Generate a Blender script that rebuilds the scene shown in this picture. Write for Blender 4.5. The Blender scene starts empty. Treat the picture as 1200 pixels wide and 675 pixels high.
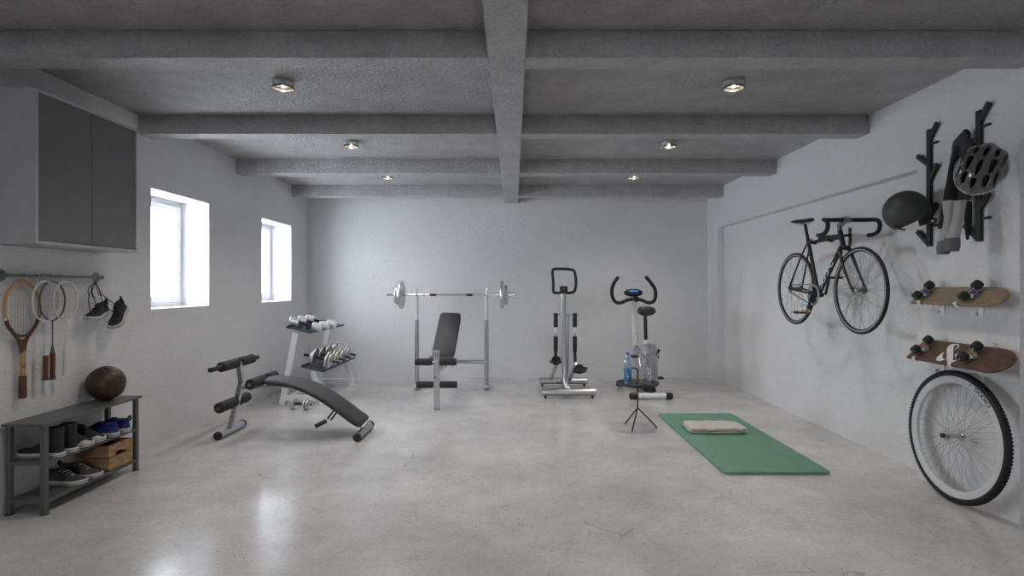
import bpy, bmesh, math, random
from mathutils import Vector, Matrix
random.seed(7)
PI = math.pi
F, CX, CY, EYE = 650.0, 602.0, 336.0, 1.3
C = bpy.context.scene.collection
sc = bpy.context.scene
MW = {}

def G(px, py):                       # a floor point seen at a pixel
    d = F*EYE/(py-CY)
    return Vector(((px-CX)*d/F, d, 0))
def P(px, py, d):
    return Vector(((px-CX)*d/F, d, EYE-(py-CY)*d/F))
def PX(px, py, X):
    d = X*F/(px-CX)
    return Vector((X, d, EYE-(py-CY)*d/F))

# ------------------------------------------------------------------ materials
MATS = {}
def mat(name, col, rough=.5, metal=0, bump=0, bscale=200, spec=.5, trans=0, alpha=1, coat=0, var=0, vscale=8, emit=None, estr=0, stretch=None):
    if name in MATS: return MATS[name]
    m = bpy.data.materials.new(name); m.use_nodes = True
    nt = m.node_tree; N = nt.nodes; L = nt.links
    b = N['Principled BSDF']
    b.inputs['Base Color'].default_value = (*col, 1)
    b.inputs['Roughness'].default_value = rough
    b.inputs['Metallic'].default_value = metal
    b.inputs['Specular IOR Level'].default_value = spec
    b.inputs['Transmission Weight'].default_value = trans
    b.inputs['Coat Weight'].default_value = coat
    if emit:
        b.inputs['Emission Color'].default_value = (*emit, 1); b.inputs['Emission Strength'].default_value = estr
    tc = N.new('ShaderNodeTexCoord'); mp = N.new('ShaderNodeMapping'); L.new(tc.outputs['Object'], mp.inputs[0])
    if stretch: mp.inputs['Scale'].default_value = stretch
    n = N.new('ShaderNodeTexNoise'); n.inputs['Scale'].default_value = vscale; n.inputs['Detail'].default_value = 6
    L.new(mp.outputs[0], n.inputs['Vector'])
    v = var if var else .04
    r = N.new('ShaderNodeMapRange'); r.inputs[1].default_value = .3; r.inputs[2].default_value = .7
    r.inputs[3].default_value = 1-v; r.inputs[4].default_value = 1+v
    L.new(n.outputs['Fac'], r.inputs[0])
    mx = N.new('ShaderNodeMix'); mx.data_type = 'RGBA'; mx.blend_type = 'MULTIPLY'; mx.inputs['Factor'].default_value = 1
    mx.inputs[6].default_value = (*col, 1)
    L.new(r.outputs[0], mx.inputs[7]); L.new(mx.outputs[2], b.inputs['Base Color'])
    if bump:
        n2 = N.new('ShaderNodeTexNoise'); n2.inputs['Scale'].default_value = bscale; n2.inputs['Detail'].default_value = 4
        L.new(mp.outputs[0], n2.inputs['Vector'])
        bp = N.new('ShaderNodeBump'); bp.inputs['Strength'].default_value = bump; bp.inputs['Distance'].default_value = .01
        L.new(n2.outputs['Fac'], bp.inputs['Height']); L.new(bp.outputs[0], b.inputs['Normal'])
    MATS[name] = m
    return m

def clear_mat(name, col, glossy=.12, rough=.03, mixc=0.0, body=(.8,.8,.8)):
    """thin clear glass / plastic: transparent + glossy (+ a little diffuse body)"""
    m = bpy.data.materials.new(name); m.use_nodes = True
    nt = m.node_tree; N = nt.nodes; L = nt.links; N.clear()
    out = N.new('ShaderNodeOutputMaterial')
    t = N.new('ShaderNodeBsdfTransparent'); t.inputs[0].default_value = (*col, 1)
    g = N.new('ShaderNodeBsdfGlossy'); g.inputs['Roughness'].default_value = rough
    lw = N.new('ShaderNodeLayerWeight'); lw.inputs[0].default_value = .35
    mr = N.new('ShaderNodeMapRange'); mr.inputs[3].default_value = glossy*.4; mr.inputs[4].default_value = min(1, glossy*4)
    L.new(lw.outputs['Facing'], mr.inputs[0])
    mx = N.new('ShaderNodeMixShader'); L.new(mr.outputs[0], mx.inputs[0]); L.new(t.outputs[0], mx.inputs[1]); L.new(g.outputs[0], mx.inputs[2])
    last = mx
    if mixc:
        df = N.new('ShaderNodeBsdfDiffuse'); df.inputs[0].default_value = (*body, 1)
        m2 = N.new('ShaderNodeMixShader'); m2.inputs[0].default_value = mixc
        L.new(mx.outputs[0], m2.inputs[1]); L.new(df.outputs[0], m2.inputs[2]); last = m2
    L.new(last.outputs[0], out.inputs[0])
    return m

def plaster(name, col, rough, bump, fine, coarse, var, spec=.4, big=0, dist=.012, grain=.10):
    m = bpy.data.materials.new(name); m.use_nodes = True
    nt = m.node_tree; N = nt.nodes; L = nt.links; b = N['Principled BSDF']
    tc = N.new('ShaderNodeTexCoord')
    n = N.new('ShaderNodeTexNoise'); n.inputs['Scale'].default_value = coarse; n.inputs['Detail'].default_value = 8; n.inputs['Roughness'].default_value = .65
    L.new(tc.outputs['Object'], n.inputs['Vector'])
    r = N.new('ShaderNodeMapRange'); r.inputs[1].default_value = .3; r.inputs[2].default_value = .7
    r.inputs[3].default_value = 1-var; r.inputs[4].default_value = 1+var; L.new(n.outputs['Fac'], r.inputs[0])
    mx = N.new('ShaderNodeMix'); mx.data_type = 'RGBA'; mx.blend_type = 'MULTIPLY'; mx.inputs['Factor'].default_value = 1
    mx.inputs[6].default_value = (*col, 1); L.new(r.outputs[0], mx.inputs[7]); L.new(mx.outputs[2], b.inputs['Base Color'])
    b.inputs['Roughness'].default_value = rough; b.inputs['Specular IOR Level'].default_value = spec
    g = N.new('ShaderNodeTexNoise'); g.inputs['Scale'].default_value = fine*.9; g.inputs['Detail'].default_value = 3; g.inputs['Roughness'].default_value = .7
    L.new(tc.outputs['Object'], g.inputs['Vector'])
    gr = N.new('ShaderNodeMapRange'); gr.inputs[1].default_value = .25; gr.inputs[2].default_value = .75; gr.inputs[3].default_value = 1-grain; gr.inputs[4].default_value = 1+grain*.6
    L.new(g.outputs['Fac'], gr.inputs[0])
    mg = N.new('ShaderNodeMix'); mg.data_type = 'RGBA'; mg.blend_type = 'MULTIPLY'; mg.inputs['Factor'].default_value = 1
    L.new(mx.outputs[2], mg.inputs[6]); L.new(gr.outputs[0], mg.inputs[7]); L.new(mg.outputs[2], b.inputs['Base Color'])
    n2 = N.new('ShaderNodeTexNoise'); n2.inputs['Scale'].default_value = fine; n2.inputs['Detail'].default_value = 5; n2.inputs['Roughness'].default_value = .6
    L.new(tc.outputs['Object'], n2.inputs['Vector'])
    bp = N.new('ShaderNodeBump'); bp.inputs['Strength'].default_value = bump; bp.inputs['Distance'].default_value = dist
    L.new(n2.outputs['Fac'], bp.inputs['Height'])
    if big:
        bp2 = N.new('ShaderNodeBump'); bp2.inputs['Strength'].default_value = big; bp2.inputs['Distance'].default_value = .05
        L.new(n.outputs['Fac'], bp2.inputs['Height']); L.new(bp.outputs[0], bp2.inputs['Normal']); L.new(bp2.outputs[0], b.inputs['Normal'])
    else: L.new(bp.outputs[0], b.inputs['Normal'])
    return m

def concrete():
    m = bpy.data.materials.new('polished_concrete'); m.use_nodes = True
    nt = m.node_tree; N = nt.nodes; L = nt.links; b = N['Principled BSDF']
    tc = N.new('ShaderNodeTexCoord')
    def noise(s, det=8, ro=.6, dis=0):
        n = N.new('ShaderNodeTexNoise'); n.inputs['Scale'].default_value = s; n.inputs['Detail'].default_value = det
        n.inputs['Roughness'].default_value = ro; n.inputs['Distortion'].default_value = dis; L.new(tc.outputs['Object'], n.inputs['Vector']); return n
    big = noise(1.1, 8, .6, 0); cr = N.new('ShaderNodeValToRGB')
    cr.color_ramp.elements[0].position = .25; cr.color_ramp.elements[0].color = (.36,.353,.352,1)
    cr.color_ramp.elements[1].position = .85; cr.color_ramp.elements[1].color = (.86,.845,.832,1)
    mid = noise(5.5, 6, .7, .3); av = N.new('ShaderNodeMix'); av.inputs['Factor'].default_value = .28
    L.new(big.outputs['Fac'], av.inputs[2]); L.new(mid.outputs['Fac'], av.inputs[3]); L.new(av.outputs[0], cr.inputs[0])
    fine = noise(38, 4, .7); r2 = N.new('ShaderNodeMapRange'); r2.inputs[1].default_value=.3; r2.inputs[2].default_value=.7; r2.inputs[3].default_value=.88; r2.inputs[4].default_value=1.08
    L.new(fine.outputs['Fac'], r2.inputs[0])
    m1 = N.new('ShaderNodeMix'); m1.data_type='RGBA'; m1.blend_type='MULTIPLY'; m1.inputs['Factor'].default_value=1
    L.new(cr.outputs[0], m1.inputs[6]); L.new(r2.outputs[0], m1.inputs[7])
    # dark aggregate specks
    vo = N.new('ShaderNodeTexVoronoi'); vo.inputs['Scale'].default_value = 36; L.new(tc.outputs['Object'], vo.inputs['Vector'])
    lt = N.new('ShaderNodeMapRange'); lt.inputs[1].default_value=.12; lt.inputs[2].default_value=.20; lt.inputs[3].default_value=1; lt.inputs[4].default_value=0
    L.new(vo.outputs['Distance'], lt.inputs[0])
    ms = noise(3.1, 3, .6); msr = N.new('ShaderNodeMapRange'); msr.inputs[1].default_value=.48; msr.inputs[2].default_value=.62; msr.inputs[3].default_value=.3; msr.inputs[4].default_value=.9
    L.new(ms.outputs['Fac'], msr.inputs[0])
    sep = N.new('ShaderNodeSeparateColor'); L.new(vo.outputs['Color'], sep.inputs[0])
    gt = N.new('ShaderNodeMath'); gt.operation='GREATER_THAN'; gt.inputs[1].default_value=.3; L.new(sep.outputs[0], gt.inputs[0])
    mu = N.new('ShaderNodeMath'); mu.operation='MULTIPLY'; L.new(lt.outputs[0], mu.inputs[0]); L.new(msr.outputs[0], mu.inputs[1])
    mu2 = N.new('ShaderNodeMath'); mu2.operation='MULTIPLY'; L.new(mu.outputs[0], mu2.inputs[0]); L.new(gt.outputs[0], mu2.inputs[1])
    m2 = N.new('ShaderNodeMix'); m2.data_type='RGBA'; L.new(mu2.outputs[0], m2.inputs['Factor']); L.new(m1.outputs[2], m2.inputs[6]); m2.inputs[7].default_value=(.17,.16,.15,1)
    # hairline cracks
    wn = noise(2.2, 5, .6); wv = N.new('ShaderNodeMix'); wv.data_type='VECTOR'; wv.inputs['Factor'].default_value=.16
    L.new(tc.outputs['Object'], wv.inputs[4]); L.new(wn.outputs['Color'], wv.inputs[5])
    cv = N.new('ShaderNodeTexVoronoi'); cv.feature='DISTANCE_TO_EDGE'; cv.inputs['Scale'].default_value=1.7; L.new(wv.outputs[1], cv.inputs['Vector'])
    c1 = N.new('ShaderNodeMapRange'); c1.inputs[1].default_value=.001; c1.inputs[2].default_value=.006; c1.inputs[3].default_value=.42; c1.inputs[4].default_value=0; L.new(cv.outputs['Distance'], c1.inputs[0])
    c2 = noise(1.9, 3, .6); c3 = N.new('ShaderNodeMapRange'); c3.inputs[1].default_value=.52; c3.inputs[2].default_value=.60; L.new(c2.outputs['Fac'], c3.inputs[0])
    c4 = N.new('ShaderNodeMath'); c4.operation='MULTIPLY'; L.new(c1.outputs[0], c4.inputs[0]); L.new(c3.outputs[0], c4.inputs[1])
    m3 = N.new('ShaderNodeMix'); m3.data_type='RGBA'; L.new(c4.outputs[0], m3.inputs['Factor']); L.new(m2.outputs[2], m3.inputs[6]); m3.inputs[7].default_value=(.13,.125,.12,1)
    L.new(m3.outputs[2], b.inputs['Base Color'])
    rn = noise(1.6, 3, .5, 0); rr = N.new('ShaderNodeMapRange'); rr.inputs[1].default_value=.15; rr.inputs[2].default_value=.85; rr.inputs[3].default_value=.14; rr.inputs[4].default_value=.262
    L.new(rn.outputs['Fac'], rr.inputs[0]); L.new(rr.outputs[0], b.inputs['Roughness'])
    b.inputs['Specular IOR Level'].default_value = .5
    bp = N.new('ShaderNodeBump'); bp.inputs['Strength'].default_value=.12; bp.inputs['Distance'].default_value=.004
    L.new(fine.outputs['Fac'], bp.inputs['Height']); L.new(bp.outputs[0], b.inputs['Normal'])
    return m

def wood(name, c1, c2, rough=.5, scale=6, axis='Y', amt=18):
    m = bpy.data.materials.new(name); m.use_nodes = True
    nt = m.node_tree; N = nt.nodes; L = nt.links; b = N['Principled BSDF']
    tc = N.new('ShaderNodeTexCoord'); mp = N.new('ShaderNodeMapping'); L.new(tc.outputs['Object'], mp.inputs[0])
    s = {'X': (1,amt,amt), 'Y': (amt,1,amt), 'Z': (amt,amt,1)}[axis]; mp.inputs['Scale'].default_value = s
    n = N.new('ShaderNodeTexNoise'); n.inputs['Scale'].default_value = scale; n.inputs['Detail'].default_value = 8; n.inputs['Distortion'].default_value = .8
    L.new(mp.outputs[0], n.inputs['Vector']); cr = N.new('ShaderNodeValToRGB')
    cr.color_ramp.elements[0].position=.32; cr.color_ramp.elements[0].color=(*c1,1); cr.color_ramp.elements[1].position=.68; cr.color_ramp.elements[1].color=(*c2,1)
    L.new(n.outputs['Fac'], cr.inputs[0]); L.new(cr.outputs[0], b.inputs['Base Color']); b.inputs['Roughness'].default_value = rough
    bp = N.new('ShaderNodeBump'); bp.inputs['Strength'].default_value=.15; bp.inputs['Distance'].default_value=.002
    L.new(n.outputs['Fac'], bp.inputs['Height']); L.new(bp.outputs[0], b.inputs['Normal'])
    return m

WALL = plaster('white_plaster', (.78,.78,.79), .8, 1.0, 75, 2.2, .025, .3, dist=.010)
CEIL = plaster('grey_painted_concrete', (.47,.462,.465), .25, 1.0, 46, 5, .14, .55, .35, dist=.022, grain=.16)
FLOOR = concrete()
M_white_pvc = mat('white_window_plastic', (.8,.81,.83), .35)
M_door = mat('charcoal_cabinet_lacquer', (.15,.15,.152), .5, bump=.03, bscale=300)
M_case = mat('grey_cabinet_board', (.42,.42,.43), .28, bump=.05, bscale=90, var=.08)
M_steel = mat('grey_rail_steel', (.22,.22,.22), .35, .8)
M_chrome = mat('chrome', (.72,.72,.73), .16, 1)
M_satin = mat('satin_steel_tube', (.55,.55,.56), .28, 1)
M_wmetal = mat('white_powder_coat', (.86,.86,.87), .35)
M_foam = mat('black_foam', (.028,.029,.03), .75, bump=.2, bscale=400)
M_leath = mat('dark_grey_vinyl', (.040,.041,.042), .55, bump=.08, bscale=300)
M_blk = mat('black_plastic', (.012,.012,.013), .42)
M_rubber = mat('black_rubber', (.009,.009,.009), .65)
M_bench = mat('grey_painted_bench_metal', (.11,.115,.115), .4, .2)
M_silverpl = mat('silver_plate', (.68,.67,.66), .32, .9)
M_head = mat('bright_dumbbell_steel', (.84,.84,.85), .30, .55)
M_navy = mat('dark_blue_tray', (.045,.06,.085), .4)
M_orange = mat('orange_reflector', (.95,.36,.02), .3, emit=None)
M_soleW = mat('white_rubber_sole', (.55,.54,.52), .6)
M_canvas = mat('dark_canvas', (.022,.023,.025), .85, bump=.2, bscale=600)
M_grcanv = mat('grey_canvas', (.05,.05,.05), .85, bump=.2, bscale=600)
M_blue = mat('blue_canvas', (.012,.022,.16), .75, bump=.2, bscale=600)
M_lace = mat('black_lace', (.01,.01,.01), .8)
M_lace2 = mat('pale_lace', (.35,.35,.34), .8)
M_crate = wood('crate_wood', (.22,.13,.06), (.42,.27,.13), .6, 3, 'X', 10)
M_ash = wood('racket_ash', (.36,.20,.08), (.50,.31,.14), .35, 5, 'Z', 12)
M_walnut = wood('racket_brown_wood', (.06,.018,.008), (.13,.04,.018), .3, 5, 'Z', 12)
M_lthgrip = mat('brown_leather_grip', (.11,.04,.018), .6, bump=.3, bscale=120, var=.3, vscale=30)
M_deck1 = wood('pale_deck_wood', (.20,.145,.10), (.32,.24,.17), .45, 5, 'Y', 16)
M_deck2 = wood('dark_deck_wood', (.07,.037,.024), (.15,.085,.055), .42, 5, 'Y', 16)
M_mat = mat('green_mat_foam', (.15,.31,.215), .8, bump=.15, bscale=500, var=.05)
M_matedge = mat('dark_green_mat_edge', (.02,.085,.05), .7)
M_towel = mat('cream_towel', (.66,.61,.56), .9, bump=.6, bscale=350, var=.05)
M_leather = mat('brown_ball_leather', (.045,.024,.013), .42, bump=.35, bscale=45, var=.45, vscale=12)
M_frame = mat('black_bike_paint', (.010,.010,.010), .42, coat=.15)
M_rimS = mat('brushed_rim', (.55,.55,.55), .3, .9)
M_spoke = mat('grey_spoke_wire', (.30,.30,.30), .5)
M_rimW = mat('white_wheel_rim', (.60,.61,.62), .4)
M_text = mat('white_lettering', (.75,.75,.75), .5)
M_textB = mat('black_lettering', (.015,.015,.015), .5)
M_rack = mat('dark_green_black_wood', (.014,.016,.013), .55)
M_wheelU = mat('dark_urethane_wheel', (.012,.018,.014), .5)
M_purple = mat('purple_bushing', (.12,.05,.35), .4)
M_amber = mat('amber_bushing', (.6,.28,.05), .4)
M_helm = mat('matte_grey_helmet_shell', (.052,.054,.052), .5, spec=.35)
M_helm2 = mat('glossy_dark_helmet_shell', (.085,.083,.083), .16, coat=.6)
M_helmin = mat('helmet_liner', (.01,.01,.01), .8)
M_jacket = mat('dark_grey_jacket_fabric', (.075,.073,.077), .8, bump=.3, bscale=200)
M_jackblk = mat('black_jacket_fabric', (.014,.014,.015), .85, bump=.3, bscale=200)
M_jacklt = mat('pale_grey_jacket_panel', (.36,.36,.36), .8, bump=.3, bscale=200)
M_cuff = mat('grey_knit_cuff', (.14,.14,.15), .9, bump=.6, bscale=260)
M_screen = mat('blue_display', (.01,.10,.30), .2, emit=(.02,.22,.55), estr=.5)
M_red = mat('red_button', (.6,.03,.02), .4)
M_label = mat('blue_bottle_label', (.03,.19,.42), .4, var=.25, vscale=60)
M_cap = mat('blue_bottle_cap', (.01,.12,.42), .4)
GLASS = clear_mat('window_glass', (.97,.98,1), .10)
LAMPG = clear_mat('lamp_glass', (.9,.9,.9), .35, .05, .30)
CLEARP = clear_mat('clear_plastic', (.93,.95,.97), .35, .06, .12, (.75,.8,.85))
CLEARB = clear_mat('clear_blue_plastic', (.75,.87,.97), .4, .06, .22, (.45,.62,.78))
CLEARH = clear_mat('translucent_housing', (.92,.92,.94), .3, .1, .16, (.62,.62,.64))
M_bulb = mat('lit_bulb', (1,.9,.7), .3, emit=(1,.86,.66), estr=60)
M_bulbring = mat('lamp_reflector', (.75,.74,.7), .25, .9)
M_string = mat('racket_string', (.20,.20,.19), .5)
M_whitefr = mat('white_racket_frame', (.62,.62,.62), .35)
M_greyfr = mat('graphite_racket_frame', (.10,.10,.105), .35)

# ------------------------------------------------------------------ geometry collector
def basis(a):
    a = a.normalized(); u = a.cross(Vector((0,0,1)))
    if u.length < 1e-3: u = Vector((1,0,0))
    u.normalize(); v = a.cross(u).normalized(); return u, v

class MB:
    def __init__(s): s.v = []; s.f = []
    def add(s, vs, fs):
        n = len(s.v); s.v += [Vector(x) for x in vs]; s.f += [tuple(i+n for i in f) for f in fs]; return s
    def box(s, c, d, R=None):
        c = Vector(c); h = Vector(d)/2; vs = []
        for x in (-1,1):
            for y in (-1,1):
                for z in (-1,1):
                    p = Vector((x*h.x, y*h.y, z*h.z)); 
                    if R: p = R @ p
                    vs.append(c+p)
        return s.add(vs, [(0,1,3,2),(4,6,7,5),(0,4,5,1),(2,3,7,6),(0,2,6,4),(1,5,7,3)])
    def bx(s, x0,x1,y0,y1,z0,z1):
        return s.box(((x0+x1)/2,(y0+y1)/2,(z0+z1)/2), (abs(x1-x0),abs(y1-y0),abs(z1-z0)))
    def bar(s, p0, p1, w, t, side=None):     # rectangular bar; side = direction of the w dimension
        p0, p1 = Vector(p0), Vector(p1); a = (p1-p0).normalized()
        if side is None: u, v = basis(a)
        else:
            u = Vector(side); u = (u - a*u.dot(a)).normalized(); v = a.cross(u).normalized()
        vs = [p + u*w/2*i + v*t/2*j for p in (p0,p1) for i,j in ((-1,-1),(1,-1),(1,1),(-1,1))]
        return s.add(vs, [(3,2,1,0),(4,5,6,7),(0,1,5,4),(1,2,6,5),(2,3,7,6),(3,0,4,7)])
    def cyl(s, p0, p1, r0, r1=None, n=20):
        r1 = r0 if r1 is None else r1
        return s.rings([(Vector(p0), r0), (Vector(p1), r1)], n)
    def rings(s, pr, n=20, closed=False):     # tube through (point, radius) pairs
        pts = [Vector(p) for p, _ in pr]; k = len(pts); vs = []
        u = None
        for i, (p, r) in enumerate(pr):
            if closed: t = (pts[(i+1)%k]-pts[i-1])
            else: t = pts[min(i+1,k-1)]-pts[max(i-1,0)]
            t = t.normalized()
            if u is None: u, v = basis(t)
            else:
                u = (u - t*u.dot(t)); u.normalize(); v = t.cross(u).normalized()
            for j in range(n):
                a = 2*PI*j/n; vs.append(pts[i] + (u*math.cos(a)+v*math.sin(a))*r)
        fs = []
        m = k if closed else k-1
        for i in range(m):
            for j in range(n):
                a, b_ = i*n+j, i*n+(j+1)%n; c, d = ((i+1)%k)*n+(j+1)%n, ((i+1)%k)*n+j
                fs.append((a,b_,c,d))
        if not closed:
            fs.append(tuple(reversed(range(n)))); fs.append(tuple(range((k-1)*n, k*n)))
        return s.add(vs, fs)
    def tube(s, pts, r, n=12, closed=False, sm=6):
        pts = spline(pts, sm, closed)
        return s.rings([(p, r) for p in pts], n, closed)
    def lathe(s, prof, o, axis=(0,0,1), n=40, close=False):    # prof: (radius, height)
        o = Vector(o); a = Vector(axis).normalized(); u, v = basis(a); vs = []; fs = []
        k = len(prof)
        for r, h in prof:
            for j in range(n):
                t = 2*PI*j/n; vs.append(o + a*h + (u*math.cos(t)+v*math.sin(t))*max(r,1e-5))
        for i in range(k if close else k-1):
            i2 = (i+1) % k
            for j in range(n):
                fs.append((i*n+j, i*n+(j+1)%n, i2*n+(j+1)%n, i2*n+j))
        if not close:
            if prof[0][0] > 1e-4: fs.append(tuple(reversed(range(n))))
            if prof[-1][0] > 1e-4: fs.append(tuple(range((k-1)*n, k*n)))
        return s.add(vs, fs)
    def ell(s, c, r, n=24, m=16, R=None):
        c = Vector(c); vs = []; fs = []
        for i in range(m+1):
            th = PI*i/m
            for j in range(n):
                ph = 2*PI*j/n
                p = Vector((r[0]*math.sin(th)*math.cos(ph), r[1]*math.sin(th)*math.sin(ph), r[2]*math.cos(th)))
                if R: p = R @ p
                vs.append(c+p)
        for i in range(m):
            for j in range(n): fs.append((i*n+j, (i+1)*n+j, (i+1)*n+(j+1)%n, i*n+(j+1)%n))
        return s.add(vs, fs)
    def prism(s, poly, o, u, v, w, t):       # polygon (a,b) -> o + a*u + b*v, thickness t along w
        o, u, v, w = Vector(o), Vector(u), Vector(v), Vector(w); n = len(poly)
        vs = [o+u*a+v*b for a,b in poly] + [o+u*a+v*b+w*t for a,b in poly]
        fs = [tuple(range(n)), tuple(reversed(range(n,2*n)))] + [(i,(i+1)%n,(i+1)%n+n,i+n) for i in range(n)]
        return s.add(vs, fs)
    def loft(s, loops, cap=True):            # loops of equal point counts
        n = len(loops[0]); k = len(loops); vs = [p for l in loops for p in l]; fs = []
        for i in range(k-1):
            for j in range(n): fs.append((i*n+j, i*n+(j+1)%n, (i+1)*n+(j+1)%n, (i+1)*n+j))
        if cap: fs.append(tuple(reversed(range(n)))); fs.append(tuple(range((k-1)*n,k*n)))
        return s.add(vs, fs)
    def xf(s, M):
        s.v = [M @ p for p in s.v]; return s

def spline(pts, k=6, closed=False):
    pts = [Vector(p) for p in pts]; n = len(pts)
    if k <= 1 or n < 3: return pts
    out = []
    for i in range(n if closed else n-1):
        if closed: a,b,c,d = pts[i-1], pts[i], pts[(i+1)%n], pts[(i+2)%n]
        else: a,b,c,d = pts[max(i-1,0)], pts[i], pts[i+1], pts[min(i+2,n-1)]
        for j in range(k):
            t = j/k
            out.append(.5*((2*b)+(c-a)*t+(2*a-5*b+4*c-d)*t*t+(3*b-a-3*c+d)*t**3))
    if not closed: out.append(pts[-1])
    return out

def part(name, mb, m, parent=None, bevel=0, sub=0, smooth=True, angle=35, world=True, solid=0):
    me = bpy.data.meshes.new(name)
    vs = mb.v
    if parent is not None and world:
        inv = MW[parent.name].inverted(); vs = [inv @ p for p in vs]
    me.from_pydata([tuple(p) for p in vs], [], mb.f)
    bm = bmesh.new(); bm.from_mesh(me)
    bmesh.ops.remove_doubles(bm, verts=bm.verts, dist=1e-5)
    bmesh.ops.recalc_face_normals(bm, faces=bm.faces); bm.to_mesh(me); bm.free()
    me.materials.append(m)
    if smooth:
        for p in me.polygons: p.use_smooth = True
        me.set_sharp_from_angle(angle=math.radians(angle))
    o = bpy.data.objects.new(name, me); C.objects.link(o)
    if parent is not None: o.parent = parent; MW[o.name] = MW[parent.name]
    else: MW[o.name] = Matrix()
    if solid:
        md = o.modifiers.new('s','SOLIDIFY'); md.thickness = solid; md.offset = 0
    if bevel:
        md = o.modifiers.new('b','BEVEL'); md.width = bevel; md.segments = 2; md.limit_method = 'ANGLE'
    if sub:
        md = o.modifiers.new('u','SUBSURF'); md.levels = sub; md.render_levels = sub
    return o
def tag(o, label=None, cat=None, group=None, kind=None):
    if label: o['label'] = label
    if cat: o['category'] = cat
    if group: o['group'] = group
    if kind: o['kind'] = kind
    return o
def thing(name, label, cat, loc=(0,0,0), group=None, kind=None):
    o = bpy.data.objects.new(name, None); C.objects.link(o); o.location = loc; o.empty_display_size = .1
    MW[o.name] = Matrix.Translation(Vector(loc))
    return tag(o, label, cat, group, kind)
def struct(name, mb, m, **k): return tag(part(name, mb, m, smooth=False, **k), name.replace('_',' '), None, None, 'structure')
def dup(o, loc=None, rot=None, label=None, parent=None):
    c = o.copy(); C.objects.link(c)
    if parent is not None: c.parent = parent
    if loc is not None: c.location = loc
    if rot is not None: c.rotation_euler = rot
    if label: c['label'] = label
    for ch in list(o.children): dup(ch, parent=c)
    return c
def solo(name, mb, m, label, cat, group=None, **k):
    """a thing that is one mesh, its origin at its base"""
    xs = [p.x for p in mb.v]; ys = [p.y for p in mb.v]; zs = [p.z for p in mb.v]
    loc = Vector(((min(xs)+max(xs))/2, (min(ys)+max(ys))/2, min(zs)))
    mb.v = [p-loc for p in mb.v]
    o = part(name, mb, m, **k); o.location = loc; MW[o.name] = Matrix.Translation(loc)
    return tag(o, label, cat, group)

# ------------------------------------------------------------------ room
XL, XR, XRI, YB, YF, H = -2.915, 2.758, 2.853, 7.90, -5.0, 2.632
ZB = H - .146
T = .34
struct('floor', MB().bx(XL-T, XR+T, YF-.1, YB+.2, -.12, 0), FLOOR)
struct('ceiling', MB().bx(XL-T, XR+T, YF-.1, YB+.2, H, H+.15), CEIL)
struct('wall_back', MB().bx(XL-T, XR+T, YB, YB+.2, 0, H), WALL)
W = [(4.458,5.307), (6.42,7.262)]          # the two windows of the photo
WX = []                          # one more behind the viewpoint
WZ0, WZ1 = 1.12, 2.095
lw = MB(); y = YF
for a, b in WX + W:
    lw.bx(XL-T, XL, y, a, 0, H); lw.bx(XL-T, XL, a, b, 0, WZ0); lw.bx(XL-T, XL, a, b, WZ1, H); y = b
lw.bx(XL-T, XL, y, YB, 0, H)
struct('wall_left', lw, WALL)
rw = MB().bx(XRI, XR+T, YF, YB, 0, H)
ZR = 2.10
rw.bx(XR, XRI, YF, YB, ZR, H); rw.bx(XR, XRI, 3.023, 3.79, 0, ZR); rw.bx(XR, XRI, 7.5, YB, 0, ZR); rw.bx(XR, XRI, YF, .2, 0, ZR)
struct('wall_right', rw, WALL)
# wall behind the viewpoint, with a bare high opening added for fill light
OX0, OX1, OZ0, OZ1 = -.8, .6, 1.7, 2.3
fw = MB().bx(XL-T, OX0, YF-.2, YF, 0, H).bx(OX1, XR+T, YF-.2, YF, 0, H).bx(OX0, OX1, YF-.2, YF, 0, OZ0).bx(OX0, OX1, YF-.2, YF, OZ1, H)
struct('wall_front', fw, WALL)

def window(name, y0, y1, x, z0, z1, handle=True):
    t = thing(name, name.replace('_',' '), None, (x, (y0+y1)/2, z0), None, 'structure')
    fr = MB(); w = .055
    for (a,b,c,d) in ((y0,y0+w,z0,z1),(y1-w,y1,z0,z1),(y0+w,y1-w,z0,z0+w),(y0+w,y1-w,z1-w,z1)): fr.bx(x-.07, x, a, b, c, d)
    part('window_frame', fr, M_white_pvc, t, bevel=.004)
    sa = MB(); a0,a1,c0,c1 = y0+w-.012, y1-w+.012, z0+w-.012, z1-w+.012; w2 = .052
    for (a,b,c,d) in ((a0,a0+w2,c0,c1),(a1-w2,a1,c0,c1),(a0+w2,a1-w2,c0,c0+w2),(a0+w2,a1-w2,c1-w2,c1)): sa.bx(x-.055, x+.014, a, b, c, d)
    part('sash', sa, M_white_pvc, t, bevel=.006)
    part('glass_pane', MB().bx(x-.030, x-.024, a0+w2, a1-w2, c0+w2, c1-w2), GLASS, t, smooth=False)
    return t
for i,(a,b) in enumerate(W + WX): window('window_%d' % (i+1), a, b, XL-.262, WZ0, WZ1)

# beams
bi = 0
for y0 in (-4.4, -2.94, -1.485, -.03, 1.42, 2.876, 4.307, 5.81, 7.276):
    bi += 1
    struct('trim_%d' % bi, MB().bx(XL, -.132, y0, y0+.147, ZB, H).bx(.062, XR, y0, y0+.147, ZB, H), CEIL, bevel=.004)
struct('trim_10', MB().bx(-.132, .062, YF, YB, ZB, H), CEIL, bevel=.004)

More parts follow.
